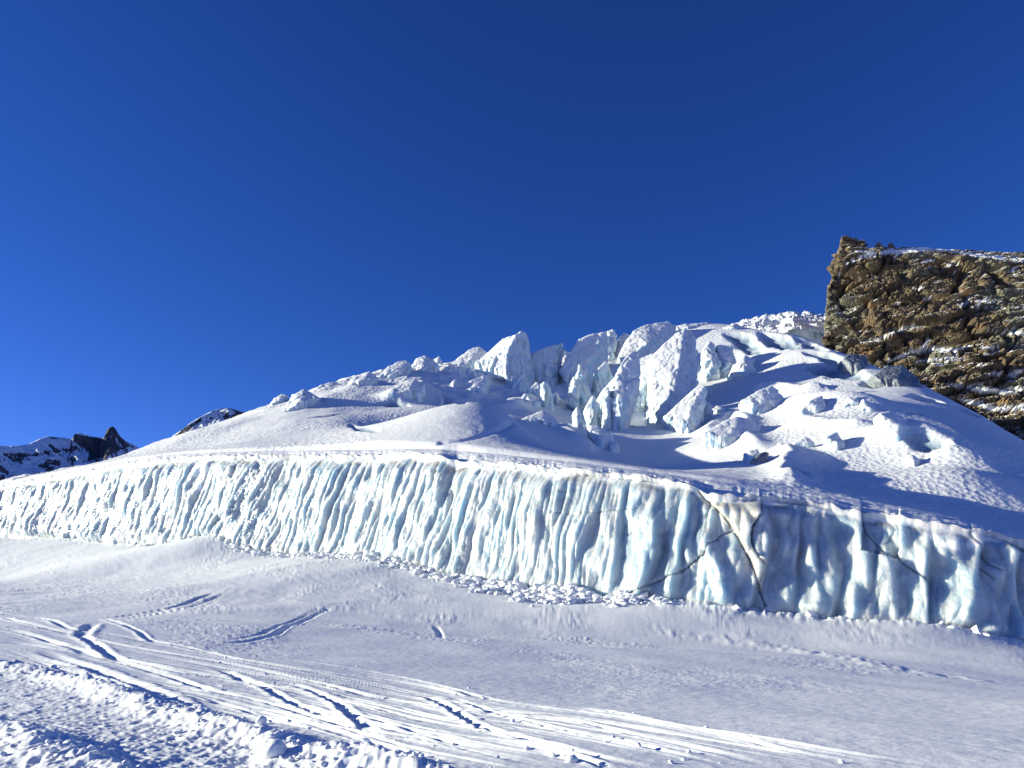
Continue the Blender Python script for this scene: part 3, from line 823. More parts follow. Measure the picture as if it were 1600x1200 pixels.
CH = [lump_mesh('chunk_source', M_CRUST, s, 1, .5) for s in range(4)]
def build_rubble():
    P, S, R = [], [], []
    for _ in range(3400):
        while True:
            x = random.uniform(0, 1600)
            if random.random() * 2.2 < dens(x): break
        i = int(np.searchsorted(CPX, x)); b = CB[i]; n = CN[i]
        amt = float(dens(x))
        out = abs(random.gauss(0, .55 + .45 * min(amt, 2)))
        p = np.array([b[0] + n[0] * (.5 + out), b[1] + n[1] * (.5 + out)])
        P.append((p[0], p[1], 0)); S.append(random.choice((.05, .06, .08, .08, .12, .12, .17, .26, .40)) * (0.8 + .6 * random.random())); R.append(random.uniform(0, 6.3))
    P = np.array(P, float); P[:, 2] = ground_z(P[:, 0].copy(), P[:, 1].copy()) + rng.random(len(P)) * .10
    scatter_join('ice_rubble', CH, P, S, R, M_CRUST)
    o = bpy.data.objects['ice_rubble']
    o['label'] = 'broken ice and snow crumbs heaped along the foot of the ice wall'
build_rubble()
#@@SERACS
# ------------------------------------------------------------------ seracs
def voxel_solid(name, hulls, voxel, mat, disp, smooth_it=0, flat=False, attr=None):
    """convex lumps -> one closed skin -> roughened"""
    bm = bmesh.new()
    for pts in hulls:
        b2 = bmesh.new()
        vs_ = [b2.verts.new(p) for p in pts]
        r = bmesh.ops.convex_hull(b2, input=vs_)
        junk = [g for g in r['geom_interior'] + r['geom_unused'] if isinstance(g, bmesh.types.BMVert)]
        bmesh.ops.delete(b2, geom=list(set(junk)), context='VERTS')
        bmesh.ops.recalc_face_normals(b2, faces=b2.faces)
        tmp = bpy.data.meshes.new('t'); b2.to_mesh(tmp); b2.free(); bm.from_mesh(tmp); bpy.data.meshes.remove(tmp)
    me = bpy.data.meshes.new(name + '_raw'); bm.to_mesh(me); bm.free()
    o = bpy.data.objects.new('tmp', me); COL.objects.link(o)
    md = o.modifiers.new('r', 'REMESH'); md.mode = 'VOXEL'; md.voxel_size = voxel
    if smooth_it:
        sm = o.modifiers.new('s', 'SMOOTH'); sm.iterations = smooth_it; sm.factor = .5
    ev = o.evaluated_get(bpy.context.evaluated_depsgraph_get())
    m2 = bpy.data.meshes.new_from_object(ev)
    bpy.data.objects.remove(o); bpy.data.meshes.remove(me)
    n = len(m2.vertices); co = np.empty(n * 3, np.float32); m2.vertices.foreach_get('co', co); co = co.reshape(-1, 3)
    no = np.empty(n * 3, np.float32); m2.vertices.foreach_get('normal', no); no = no.reshape(-1, 3)
    co = disp(co, no)
    m2.vertices.foreach_set('co', co.ravel()); m2.update()
    m2.polygons.foreach_set('use_smooth', np.full(len(m2.polygons), not flat))
    m2.materials.clear(); m2.materials.append(mat); m2.name = name
    if attr:
        for k_, fn in attr.items():
            a = m2.attributes.new(k_, 'FLOAT', 'POINT'); a.data.foreach_set('value', np.asarray(fn(co, no), np.float32))
    return m2, co

def ice_disp(amp):
    def f(co, no):
        p = co * 1.0
        side = sstep(.68, .25, np.abs(no[:, 2]))
        g1, g2, gid, gv = worley(p * np.array([.62, .62, .35]) + 5)
        f1, f2, hid, vec = worley(p * np.array([.22, .22, .12]))
        crack = sstep(.16, .0, f2 - f1)
        fl = ridged(p[:, 0] * .62 + p[:, 2] * .09, p[:, 1] * .62, p[:, 2] * .05, 3, .5)
        d = amp * (.20 * (gid / 255. - .5) - .16 * sstep(.10, 0, g2 - g1) + side * (.40 * fl - .6 * crack) + .5 * (hid / 255. - .5) * side * .8 + .16 * fbm(p[:, 0] * .22, p[:, 1] * .22, p[:, 2] * .2, 4, .5))
        return co + no * d[:, None].astype(np.float32) * .9
    return f

GROUP = 'seracs standing in the icefall'
def serac(label, base, hulls, thick=None, voxel=None, amp=1.0, group=GROUP, name='serac', cat='serac', mat=None, smooth_it=1):
    """hulls: lists of (picture x, picture y, metres behind the foot); base: picture point where it meets the snow"""
    Pb = ice_hit(*base); Y0 = Pb[1]
    sc = Y0 / F
    pts_all = []
    for h in hulls:
        a = np.array(h, float)
        wid = (a[:, 0].max() - a[:, 0].min()) * sc; hei = (a[:, 1].max() - a[:, 1].min()) * sc
        th = thick or max(2.2, .55 * min(wid, hei * 1.3))
        cx = a[:, 0].mean(); bot = a[:, 1].max(); top = a[:, 1].min()
        pts = []
        for x, y, d in a:
            f_ = (y - top) / max(1, bot - top)
            p = at(x, y, Y0 + d + (1 - f_) * .25 * th); pts.append(p)
            q = p + np.array([(cx - x) * sc * .12, th * (.55 + .45 * f_), -.05 * th]); pts.append(q)
            if f_ > .72:
                pts.append(p + np.array([0, 0, -2.5])); pts.append(q + np.array([0, 0, -2.5]))
        # a belly on the near side
        m = at(cx, (top * .45 + bot * .55), Y0 - .18 * th + a[:, 2].mean()); pts.append(m)
        pts_all.append([tuple(p - Pb) for p in pts])
    vx = voxel or max(.22, sc * 1.7)
    me, co = voxel_solid(name, pts_all, vx, mat or M_SERAC, (lambda c, n: ice_disp(amp * max(.35, min(1.0, 0.012 * Y0 * .45)))(c + Pb.astype(np.float32), n) - Pb.astype(np.float32)), smooth_it)
    return link(me, name, None, label, cat, group, loc=tuple(Pb))

SER = [
 ('thin shaded ice blade at the mouth of the dark cleft below the ice horn', (940, 640), [[(931, 580, 0), (947, 562, 1), (955, 588, 1), (944, 636, 0), (930, 650, 0), (926, 612, 0)]], 3),
 ('small tilted ice slab leaning on the left foot of the shaded ramp', (930, 668), [[(915, 640, 0), (926, 618, 0), (934, 630, 0), (938, 664, 0), (924, 672, 0)]], 2.5),
 ('low broken ice step between the tallest serac and the slanting topped one', (838, 622), [[(826, 608, 0), (838, 596, 1), (852, 604, 1), (856, 618, 0), (840, 628, 0)]], 4),
 ('cracked ice block at the lower right of the crushed heap', (958, 706), [[(950, 694, 0), (962, 690, 0), (968, 700, 0), (960, 710, 0), (948, 706, 0)]], 2.5),
 ('narrow upright fin of ice beside the lit edge of the tall pillar', (950, 672), [[(942, 640, 0), (950, 606, 0), (957, 628, 0), (956, 676, 0), (944, 680, 0)]], 2.5),
 ('tallest sharp peaked serac with a sunlit snow back and striped right face', (812, 602), [
   [(805, 523, 0), (813, 517, 2), (823, 519, 3), (827, 545, 3), (835, 594, 1), (826, 612, -3), (800, 600, -6), (789, 580, -5), (790, 550, -3)],
   [(812, 520, 5), (785, 529, 7), (763, 553, 7), (745, 567, 3), (762, 577, 0), (790, 578, -3), (795, 545, -1)]], 9),
 ('small blue ice lump at the foot of the tallest peaked serac', (815, 618), [[(806, 590, 0), (817, 582, 0), (826, 600, 1), (824, 618, 0), (808, 618, 0), (801, 606, 0)]], 5),
 ('slanting topped serac just right of the tallest peaked one', (858, 603), [
   [(829, 553, 0), (850, 543, 0), (876, 536, 0), (879, 547, 1), (874, 580, 0), (866, 604, -2), (850, 602, -2), (836, 588, 0)]], 8),
 ('little pale block on the skyline behind the slanting topped serac', (884, 566), [[(879, 546, 6), (887, 549, 6), (888, 566, 5), (879, 568, 5)]], 3),
 ('broad rounded serac with a smooth sunlit crown and dark shaded foot', (915, 604), [
   [(876, 577, -2), (888, 556, 0), (904, 530, 1), (922, 522, 2), (945, 518, 2), (952, 530, 2), (950, 556, 1), (940, 590, 0), (926, 604, -1), (905, 590, -3), (890, 595, -3)]], 10),
 ('leaning ice horn on the skyline hooked over a dark cleft', (952, 575), [[(945, 519, 8), (958, 513, 8), (964, 523, 8), (961, 548, 6), (951, 575, 4), (944, 560, 5)]], 4),
 ('jagged grey fin on the skyline right of the leaning ice horn', (972, 562), [[(964, 540, 6), (974, 519, 6), (983, 521, 6), (979, 546, 4), (968, 568, 2), (958, 575, 2)]], 3),
 ('shaded pointed slab in front of the broad rounded serac', (908, 640), [[(905, 568, -2), (914, 582, -2), (924, 625, -2), (920, 652, -2), (905, 648, -2), (898, 600, -3)], [(897, 586, -5), (903, 600, -5), (902, 625, -5), (890, 618, -5)]], 5),
 ('wide domed serac below the skyline with a sunlit left shoulder', (1000, 562), [
   [(966, 560, 0), (975, 540, 2), (990, 516, 4), (1010, 506, 5), (1045, 502, 6), (1054, 508, 6), (1056, 522, 4), (1040, 543, 2), (1015, 558, 0), (1000, 564, -1), (984, 556, -1)]], 12),
 ('tall narrow ice pillar in the middle gully with a lit left edge', (968, 676), [
   [(988, 547, 6), (997, 562, 6), (1000, 592, 4), (986, 620, 2), (976, 655, 1), (966, 698, 0), (958, 690, 0), (958, 640, 1), (957, 605, 2), (970, 568, 4)]], 9),
 ('blue shaded ramp of ice left of the tall narrow pillar', (935, 662), [
   [(964, 585, 3), (940, 612, 2), (922, 640, 2), (910, 660, 1), (922, 682, 0), (950, 692, 0), (958, 640, 2)]], 6),
 ('dark striped ice wall in shade between the pillar and the biggest serac', (1000, 645), [
   [(1000, 560, 8), (1020, 552, 8), (1030, 600, 4), (1022, 626, 2), (1005, 640, 0), (990, 648, 0), (986, 622, 3)]], 8),
 ('biggest serac of all, a bright buttress with a snow cap and blue right side', (1050, 655), [
   [(1018, 556, 4), (1036, 538, 5), (1055, 521, 6), (1070, 513, 6), (1083, 520, 7), (1087, 545, 5), (1089, 598, 0), (1070, 618, -3), (1046, 642, -6), (1034, 653, -7), (1020, 640, -4), (1024, 600, 0)]], 14),
 ('lit ice column standing in the shaded recess right of the biggest serac', (1113, 595), [[(1101, 545, 2), (1108, 532, 3), (1117, 538, 3), (1125, 568, 1), (1126, 594, 0), (1102, 594, 0)]], 6),
 ('shadowed ice step right of the lit column', (1135, 592), [[(1120, 538, 6), (1142, 538, 6), (1150, 566, 3), (1146, 588, 2), (1128, 592, 2)]], 6),
 ('round topped ice boulder at the left end of the stippled snow shelf', (1162, 590), [[(1142, 588, 0), (1149, 568, 1), (1164, 555, 2), (1177, 560, 2), (1181, 583, 0), (1162, 592, -1)]], 7),
 ('bright snowy spur pointing down from the biggest serac into the blue shade', (1082, 672), [
   [(1070, 622, 3), (1086, 606, 3), (1099, 600, 3), (1104, 612, 3), (1099, 642, 1), (1091, 660, 0), (1076, 675, -2), (1073, 660, -2), (1055, 645, 0), (1038, 650, 1)]], 7),
 ('small dark ice block in shade beside the snowy spur', (1104, 658), [[(1104, 626, 1), (1115, 634, 1), (1112, 650, 0), (1100, 662, 0), (1094, 655, 0)]], 3),
 ('grey ice ball half sunk in blue shaded snow right of the spur', (1121, 646), [[(1114, 638, 0), (1122, 633, 0), (1130, 638, 0), (1125, 646, 0), (1116, 650, 0)]], 2.5),
 ('snow covered hump with a curled ice crest rising from the shaded basin', (1150, 684), [
   [(1100, 675, 0), (1122, 664, 1), (1136, 655, 2), (1150, 650, 2), (1172, 653, 2), (1186, 666, 2), (1182, 678, 0), (1160, 684, -1), (1125, 682, -1)]], 5),
 ('pale cube of ice on dark broken ice in the middle of the basin', (1178, 722), [[(1168, 703, 0), (1184, 700, 0), (1188, 712, 0), (1180, 722, 0), (1169, 716, 0)]], 2.5),
 ('snow capped block with an undercut front above the curled crest hump', (1195, 642), [
   [(1161, 624, 0), (1180, 613, 1), (1205, 601, 2), (1215, 608, 2), (1223, 624, 1), (1216, 640, 0), (1196, 646, -1), (1178, 640, -1), (1164, 634, 0)]], 6),
 ('grey faced ice block in the middle of the sunlit lower snow shelf', (1272, 648), [[(1250, 641, 0), (1264, 626, 0), (1284, 617, 1), (1291, 626, 1), (1293, 640, 0), (1272, 649, 0)]], 4),
 ('flat blue ice slab right of the grey faced block', (1335, 634), [[(1318, 634, 0), (1324, 620, 1), (1342, 618, 1), (1347, 632, 0), (1336, 636, 0)]], 3),
 ('pale blue split ice slab left of the ribbed ice ramp', (1360, 645), [[(1346, 640, 0), (1348, 622, 1), (1362, 630, 1), (1373, 643, 0), (1360, 648, 0)]], 3),
 ('long ribbed ice ramp breaking the sunlit slope on the right', (1402, 680), [[(1374, 645, 1), (1392, 640, 2), (1412, 650, 2), (1428, 666, 1), (1412, 671, 0), (1402, 682, -1), (1388, 672, 0)]], 4),
 ('small ridged ice fin with a shaded right side in the lower basin', (1312, 702), [[(1290, 682, 0), (1306, 674, 1), (1318, 690, 0), (1315, 704, 0), (1302, 697, 0)]], 2.5),
 ('little pointed ice pyramid left of the ridged fin', (1266, 698), [[(1240, 692, 0), (1260, 681, 0), (1270, 689, 0), (1277, 699, 0), (1258, 698, 0)]], 2),
 ('low ice nose on the stippled slope at the right with a wedge of shadow', (1430, 728), [[(1418, 711, 0), (1428, 710, 0), (1436, 718, 0), (1436, 728, 0), (1424, 729, 0)]], 2.5),
 ('lit curved snow block with a dark notch left of the tallest serac', (745, 616), [[(718, 611, 0), (734, 594, 1), (756, 587, 2), (762, 598, 1), (760, 614, 0), (748, 619, -1), (735, 618, -1)]], 6),
 ('tiny snow cone on the shelf at the far left of the icefall', (709, 608), [[(703, 604, 0), (710, 590, 0), (716, 602, 0), (712, 609, 0)]], 2.5),
 ('lit ice finger standing upright in the shaded hollow', (852, 640), [[(847, 600, 0), (850, 595, 0), (854, 598, 0), (859, 614, 0), (864, 640, 0), (850, 642, 0), (848, 618, 0)]], 3),
 ('shorter split tooth right of the lit ice finger', (873, 640), [[(864, 614, 0), (869, 613, 0), (878, 624, 0), (886, 637, 0), (872, 642, 0), (865, 630, 0)]], 3),
 ('bright low wedge of ice left of the lit ice finger', (828, 632), [[(816, 624, 0), (821, 615, 0), (831, 620, 0), (846, 628, 0), (836, 634, 0), (820, 632, 0)]], 3),
 ('sunlit smooth snow hump in front of the ice finger', (845, 664), [[(811, 656, 0), (834, 647, 1), (850, 641, 1), (865, 649, 1), (880, 668, 0), (862, 668, 0), (838, 662, 0)]], 4),
 ('small white spike of ice above the dark pit', (902, 668), [[(896, 646, 0), (902, 633, 0), (906, 645, 0), (911, 668, 0), (900, 670, 0)]], 3),
 ('crushed grey ice heap at the bottom of the central gully', (940, 700), [[(918, 664, 2), (934, 664, 2), (952, 674, 1), (961, 692, 0), (956, 702, 0), (938, 697, 0), (924, 682, 1)]], 4),
 ('lowest small ice hump on the left skyline', (432, 634), [[(418, 636, 0), (430, 621, 1), (440, 614, 2), (448, 617, 1), (442, 631, 0), (430, 637, 0)]], 5),
 ('second ice hump from the left on the skyline with a shaded hollow front', (470, 638), [[(444, 639, 0), (460, 616, 2), (474, 608, 3), (486, 613, 2), (499, 621, 1), (472, 636, 0), (448, 643, -1)]], 7),
 ('third low rounded ice hump up the left skyline', (515, 610), [[(482, 614, 0), (500, 601, 1), (524, 596, 2), (538, 603, 1), (522, 611, 0), (498, 617, 0)]], 6),
 ('craggy ice hump with a notched top in the middle of the left skyline', (562, 602), [[(540, 605, 0), (552, 590, 1), (567, 583, 2), (578, 579, 2), (588, 590, 1), (576, 603, 0), (556, 606, 0)]], 6),
 ('long ice hump with an overhanging right end on the skyline', (618, 590), [[(590, 587, 0), (606, 572, 1), (622, 565, 2), (636, 563, 2), (643, 571, 1), (634, 587, 0), (610, 592, 0)]], 6),
 ('blocky square topped serac on the left half of the skyline', (662, 586), [[(632, 590, 0), (642, 574, 1), (650, 560, 2), (664, 555, 2), (675, 559, 2), (683, 571, 1), (675, 583, 0), (655, 588, 0)]], 7),
 ('small pointed tooth of ice leaning beside the blocky square topped serac', (686, 573), [[(678, 561, 1), (686, 556, 1), (692, 567, 0), (686, 575, 0), (679, 573, 0)]], 4),
 ('snow backed serac with a grey broken right end left of the tallest peak', (735, 576), [[(697, 573, 0), (718, 557, 2), (736, 544, 3), (751, 541, 3), (761, 550, 2), (766, 562, 1), (742, 575, 0), (715, 580, -1)]], 8),
 ('wide snow hummock with a cracked grey right edge on the left snow dome', (640, 622), [[(606, 608, 1), (628, 596, 2), (650, 591, 2), (661, 600, 1), (656, 616, 0), (636, 625, 0), (614, 618, 0)]], 6),
 ('flat snow plate tilted along the summit right of the biggest serac', (1085, 512), [[(1056, 510, 1), (1068, 506, 1), (1106, 503, 1), (1112, 509, 0), (1088, 514, 0), (1060, 515, 0)]], 5),
 ('small snowy knoll on the summit skyline left of the far icefall', (1148, 514), [[(1130, 512, 1), (1148, 505, 1), (1162, 510, 1), (1152, 517, 0), (1136, 517, 0)]], 5),
]
for lab, base, hulls, th in SER:
    serac(lab, base, hulls, th)
serac('tangle of black cracked ice beside the pale cube in the basin', (1188, 724), [[(1186, 708, 0), (1192, 706, 1), (1204, 706, 1), (1196, 719, 0), (1178, 726, 0), (1172, 723, 0)]], 1.6, mat=M_DIRTY, group='dark dirty ice lumps')

# ------------------------------------------------------------------ upper icefall, rock outcrop, mountains
def relief(name, cols, rows, fX, mat, kind=None, attrs=None):
    me = mesh_np(name, fX, grid_faces(rows, cols)[:, ::-1], mat, attrs=attrs)
    return me

def build_upper():
    px = np.linspace(1080, 1330, 260); v = np.linspace(0, 1, 110)
    top = curve([(1080, 530), (1130, 512), (1165, 502), (1190, 497), (1215, 496), (1240, 490), (1262, 493), (1290, 494), (1420, 505)])(px)
    Yr = 430.0
    P = at(px, top, np.full_like(px, Yr))
    out = np.empty((110, 260, 3))
    for i, t in enumerate(v):
        Y = Yr - 95 * (1 - t) + 0 * px
        out[i, :, 0] = P[:, 0] * (Y / Yr); out[i, :, 1] = Y
        out[i, :, 2] = P[:, 2] - 48 * (1 - t) ** .85
    X, Y = out[..., 0], out[..., 1]
    m = sstep(1.0, .93, v)[:, None]
    out[..., 2] += 3.6 * (ridged(X / 26, Y / 20, 3, 5, .6) - .5) * m + .5 * (ridged(X / 40, 4., 3, 5, .6) - .5) * (1 - m)
    back = out[-1].copy(); back[:, 1] += 60; back[:, 2] -= 50
    V = np.concatenate([out, back[None]], 0)
    me = mesh_np('upper_glacier', V, grid_faces(111, 260)[:, ::-1], M_GLAC, attrs={'ice': np.zeros(111 * 260)})
    link(me, 'upper_glacier', kind='structure')
build_upper()

def build_rock():
    Y0 = 300.0
    O = at(1450, 600, Y0)
    def P(px, py, dY): return tuple(at(px, py, Y0 + dY) - O)
    hulls = [
        [P(1309, 392, 16), P(1326, 388, 12), P(1420, 392, 4), P(1520, 400, -6), P(1640, 412, -18), P(1780, 420, -30), P(1304, 420, 12), P(1291, 450, 10), P(1288, 500, 10), P(1287, 535, 10),
         P(1300, 570, 8), P(1340, 640, -4), P(1420, 680, -20), P(1600, 720, -40), P(1780, 760, -50), P(1360, 560, -8), P(1450, 560, -17), P(1600, 560, -34), P(1780, 580, -48),
         P(1330, 388, 80), P(1300, 450, 80), P(1296, 560, 90), P(1640, 400, 70), P(1780, 400, 60), P(1780, 760, 60), P(1330, 660, 80)],
        [P(1313, 371, 16), P(1323, 366, 16), P(1330, 371, 16), P(1346, 377, 16), P(1350, 396, 14), P(1309, 398, 16), P(1314, 372, 26), P(1344, 378, 26), P(1350, 398, 30), P(1310, 398, 30)],
        [P(1286, 522, 6), P(1305, 530, 4), P(1322, 560, 2), P(1330, 590, 0), P(1284, 548, 6), P(1282, 528, 10), P(1300, 560, 18), P(1330, 590, 18)],
    ]
    Of = O.astype(np.float32)
    ca, sa = math.cos(.20), math.sin(.20)
    RS = [([(1345, 536), (1375, 530), (1400, 517), (1444, 509)], 1.6), ([(1384, 566), (1420, 552), (1450, 545), (1490, 548), (1516, 541)], 2.0), ([(1430, 566), (1460, 562), (1495, 558), (1492, 548)], 1.5),
          ([(1440, 545), (1452, 530)], 1.4), ([(1545, 516), (1580, 519), (1640, 526)], 2.2), ([(1335, 392), (1372, 396), (1410, 392), (1450, 388), (1490, 391)], 2.6), ([(1490, 392), (1530, 399), (1580, 405), (1640, 410)], 2.0),
          ([(1322, 412), (1345, 402), (1372, 400)], 1.7), ([(1475, 416), (1495, 412), (1490, 426)], 1.5), ([(1500, 478), (1512, 470), (1505, 482)], 1.5), ([(1519, 479), (1570, 481)], 1.2), ([(1518, 470), (1560, 472)], 1.0),
          ([(1428, 452), (1445, 449)], 1.0), ([(1440, 468), (1455, 466)], 1.0), ([(1398, 474), (1415, 473)], .9), ([(1575, 426), (1590, 416)], 1.4), ([(1570, 590), (1600, 580)], 3.2), ([(1545, 585), (1565, 583)], 1.4),
          ([(1530, 543), (1560, 543)], 1.1), ([(1530, 556), (1562, 549)], .8), ([(1395, 404), (1410, 396)], 1.5), ([(1440, 410), (1460, 406)], 1.4), ([(1312, 425), (1309, 432)], 1.2), ([(1463, 573), (1475, 566), (1510, 560)], 1.2),
          ([(1366, 580), (1390, 566)], 1.4), ([(1480, 600), (1560, 612), (1640, 604)], 3), ([(1497, 622), (1560, 640), (1640, 632)], 3.4)]
    def disp(co, no):
        W = co + Of
        x, y, z = W[:, 0], W[:, 1], W[:, 2]
        zz = z * ca - x * sa * .6; xx = x * ca + z * sa
        d = np.zeros(len(co))
        for s, a in ((22., 5.4), (9., 3.2), (3.8, 1.3), (1.8, .45)):
            q = np.stack([xx / (s * 1.5), y / s, zz / (s * .5)], 1)
            q += .35 * np.stack([perlin(xx / s, y / s, zz / s), perlin(xx / s, y / s + 9, zz / s), perlin(xx / s, y / s, zz / s + 9)], 1)
            f1, f2, hid, vec = worley(q)
            tilt = ((hid * 37 % 101) / 101. - .5)[:, None] * np.array([1., .0, 1.4])
            d += a * (hid / 255. - .5) + a * .7 * (tilt * vec).sum(1) - a * .8 * sstep(.15, 0, f2 - f1)
        d += .9 * fbm(xx / 16, y / 9, zz / 2.2, 4, .6)
        d += .16 * ridged(xx / 1.8, y / 1.8, zz / .6, 2)
        m = sstep(-.2, .25, -no[:, 1] + .3 * np.abs(no[:, 0])) * .85 + .15
        top = sstep(.35, .8, no[:, 2]); m = m * (1 - .6 * top)
        px, py = proj(x, y, z)
        m = m * (1 - .25 * sstep(1312, 1290, px))
        out = co + (no * np.array([.8, 1, .45]) * (d * m)[:, None]).astype(np.float32)
        for line, w in RS:                        # snow ledges: the rock steps back above them
            D, side, al, tot = polydist(px, py, line, 40)
            out[:, 1] += (1.8 * np.exp(-((py - 0) * 0 + D / (w * 1.6)) ** 2)).astype(np.float32) * (m > .4)
        return out
    def snow(co, no):
        W = co + Of
        px, py = proj(W[:, 0], W[:, 1], W[:, 2])
        s = np.zeros(len(co)); wob = 2.5 * perlin(W[:, 0] / 2.2, W[:, 1] / 2.2, W[:, 2] / 2.2)
        for line, w in RS:
            D, side, al, tot = polydist(px + wob, py + wob, line, 40)
            tap = .45 + .55 * np.clip(np.minimum(al, tot - al) / (tot * .3 + .1), 0, 1)
            s = np.maximum(s, sstep(1.15, .75, D / (w * 1.25 * tap) + .5 * perlin(W[:, 0] / 1.2, W[:, 1] / 3, W[:, 2] / 1.2)))
        return s
    me, co = voxel_solid('rock_outcrop', hulls, .6, M_ROCK, disp, 0, flat=True, attr={'snow': snow})
    link(me, 'rock_outcrop', None, 'huge square brown rock outcrop streaked with snow rising behind the glacier', 'rock outcrop', loc=tuple(O))
    # boulders on top
    for lab, px, py, sx, sz in [('pointed brown boulder on the snowy top of the outcrop, right of the rounded one', 1393, 387, 2.0, 3.2),
                        ('rounded orange brown boulder on the snowy top of the outcrop', 1374, 386, 2.4, 2.6),
                        ('flat dark boulder at the left corner of the outcrop top', 1346, 389, 2.2, 1.6),
                        ('small dark stone on the sloping top of the outcrop further right', 1460, 391, 1.6, 1.0)]:
        h = [(-1, -.6, -.6), (1, -.5, -.6), (.8, .6, -.6), (-.9, .6, -.6), (-.8, -.5, .3), (.7, -.3, .1), (.1, 0, 1), (-.2, .3, .8)]
        dd = lambda c, n: c + n * (.45 * fbm(c[:, 0] * .8 + px, c[:, 1] * .8, c[:, 2] * .8, 3))[:, None].astype(np.float32)
        me, _ = voxel_solid('boulder', [[(a * sx, b * sx, c * sz) for a, b, c in h]], .4, M_ROCK, dd, 0, flat=True)
        a = me.attributes.new('snow', 'FLOAT', 'POINT')
        p = at(px, py, Y0 + 18)
        link(me, 'boulder', None, lab, 'boulder', 'boulders on top of the rock outcrop', loc=tuple(p))
build_rock()
serac('grey square ice block wedged between the glacier edge and the rock outcrop', (1338, 578), [[(1318, 560, 3), (1326, 553, 4), (1352, 555, 4), (1356, 572, 3), (1350, 584, 2), (1330, 578, 2)]], 6, mat=M_DIRTY, group='dark dirty ice lumps')
serac('dark rounded hump of dirty ice at the foot of the rock outcrop', (1410, 606), [[(1364, 586, 3), (1384, 571, 5), (1410, 570, 5), (1432, 588, 4), (1442, 612, 2), (1410, 612, 2), (1380, 600, 2)]], 8, mat=M_DIRTY, group='dark dirty ice lumps')

def build_range(name, sky, Yr, depth, drop, amp, scale, bare=(), seed=0, kind='structure', nrow=190, ncol=560, turn=.75):
    px = np.linspace(sky[0][0], sky[-1][0], ncol)
    top = curve(sky)(px) ; Y1 = Yr
    Yc = Yr * (1 + turn * np.linspace(-.5, .5, ncol))
    P = at(px, top, Yc)
    v = np.linspace(0, 1, nrow)
    X = P[None, :, 0] * np.ones((nrow, 1)); Y = Yc[None] - (depth * (1 - v))[:, None]
    X = X * (Y / Yc[None])
    Z = P[None, :, 2] - drop * ((1 - v) ** .9)[:, None]
    n = ridged(X / scale, Y / scale * .8, seed + .5, 6, .55)
    w = sstep(0, .10, 1 - v)[:, None]
    Z = Z + amp * (n - .9) * w
    X = X + amp * .5 * fbm(X / scale * 1.3, Y / scale, seed + 7.5, 3) * w
    b = np.zeros(Z.shape)
    qx, qy = proj(X, Y, Z)
    for poly in bare: b = np.maximum(b, inpoly(qx + 3 * perlin(X / scale * 3, Z / scale * 3), qy, poly))
    back = np.stack([X[-1], Y[-1] + depth * .5, Z[-1] - drop], -1)
    V = np.concatenate([np.stack([X, Y, Z], -1), back[None]], 0)
    b = np.concatenate([b, b[-1:] * 0], 0)
    me = mesh_np(name, V, grid_faces(nrow + 1, ncol)[:, ::-1], M_FAR, attrs={'bare': b, 'snow': np.zeros(b.shape)})
    link(me, name, kind=kind)
build_range('mountain_range', [(-260, 712), (-120, 690), (-60, 700), (0, 697), (20, 698), (45, 694), (62, 686), (74, 682), (88, 683), (100, 684), (112, 686), (116, 680), (122, 678), (132, 680), (145, 682), (158, 684),
                               (163, 683), (166, 673), (171, 668), (176, 666), (180, 669), (185, 678), (190, 684), (200, 691), (214, 698), (240, 712), (300, 740), (420, 770)],
            2600, 900, 430, 46, 260,
            bare=[[(164, 664), (182, 664), (188, 682), (163, 682)], [(114, 676), (128, 680), (158, 686), (150, 705), (128, 700), (114, 690)], [(140, 700), (165, 682), (190, 700), (170, 712), (135, 722)]])
build_range('mountain_spur', [(240, 706), (262, 690), (270, 681), (285, 671), (297, 661), (312, 652), (330, 643), (345, 638), (360, 638), (376, 642), (400, 652), (460, 670)],
            620, 200, 95, 7, 36, bare=[[(266, 690), (284, 672), (298, 662), (306, 662), (290, 676), (272, 690)], [(302, 660), (312, 652), (316, 656), (306, 664)]], seed=3, nrow=120, ncol=300, turn=.3)

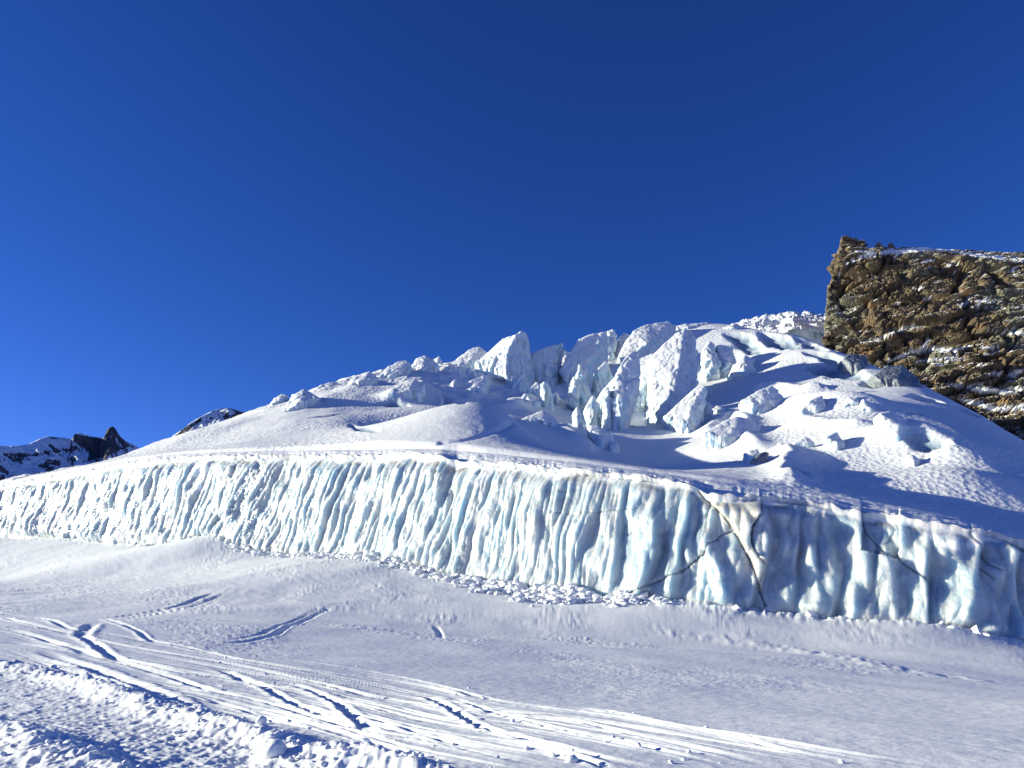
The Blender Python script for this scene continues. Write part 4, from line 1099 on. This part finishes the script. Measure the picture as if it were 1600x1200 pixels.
# ------------------------------------------------------------------ snow clods thrown up along the berms
CLOD = [lump_mesh('snow_clod', M_GROUND, 20 + s, 3, .35) for s in range(4)]
for me in CLOD: me.polygons.foreach_set('use_smooth', np.full(len(me.polygons), True))
def zat(x, y): return float(ground_z(np.array([x]), np.array([y]))[0])
for i, (px, py, s, lab) in enumerate([
        (425, 1190, .13, 'largest round snow clod lying on the end of the ridge of churned snow'),
        (405, 1163, .06, 'snow clod on the crest of the churned ridge above the largest clod'),
        (452, 1160, .05, 'small snow clod on smooth snow just beyond the churned ridge'),
        (585, 1186, .05, 'snow clod at the right hand end of the churned ridge'),
        (275, 1108, .06, 'snow clod beside the wide bright ski track at lower left'),
        (82, 1048, .07, 'snow clod at the far end of the churned ridge'),
        (310, 1130, .06, 'snow clod on the crest in the middle of the churned ridge'),
        (893, 1193, .06, 'lone snow clod between ski tracks at the bottom centre')]):
    x, y = ground_hit(px, py)
    o = link(CLOD[i % 4], 'snow_clod', None, lab, 'snow clod', 'clods thrown up along the tracks')
    o.location = (x, y, zat(x, y) + s * .35); o.scale = (s, s, s); o.rotation_euler = (0, 0, i * 1.3)
P, S, R = [], [], []
for W, n in ((BERM, 420), (BERM2, 160)):
    for _ in range(n):
        t = random.random() * (len(W) - 1.01); k = int(t)
        p = W[k] + (W[k + 1] - W[k]) * (t - k) + np.array([random.gauss(0, .30), random.gauss(0, .30)])
        P.append(p); S.append(random.choice((.012, .018, .018, .028, .04))); R.append(random.uniform(0, 6))
for W, *_ in TRW[:14]:
    for _ in range(10):
        t = random.random() * (len(W) - 1.01); k = int(t)
        p = W[k] + (W[k + 1] - W[k]) * (t - k) + np.array([random.gauss(0, .25), random.gauss(0, .25)])
        if p[1] < 45: P.append(p); S.append(random.choice((.012, .02, .03)) * (1 + .02 * p[1])); R.append(random.uniform(0, 6))
PP = np.array(P); zz = ground_z(PP[:, 0].copy(), PP[:, 1].copy())
scatter_join('snow_crumbs', [lump_mesh('crumb_source', M_GROUND, 40 + s, 1, .4) for s in range(3)], [np.array([p[0], p[1], z + .3 * s]) for p, z, s in zip(PP, zz, S)], S, R, M_GROUND)
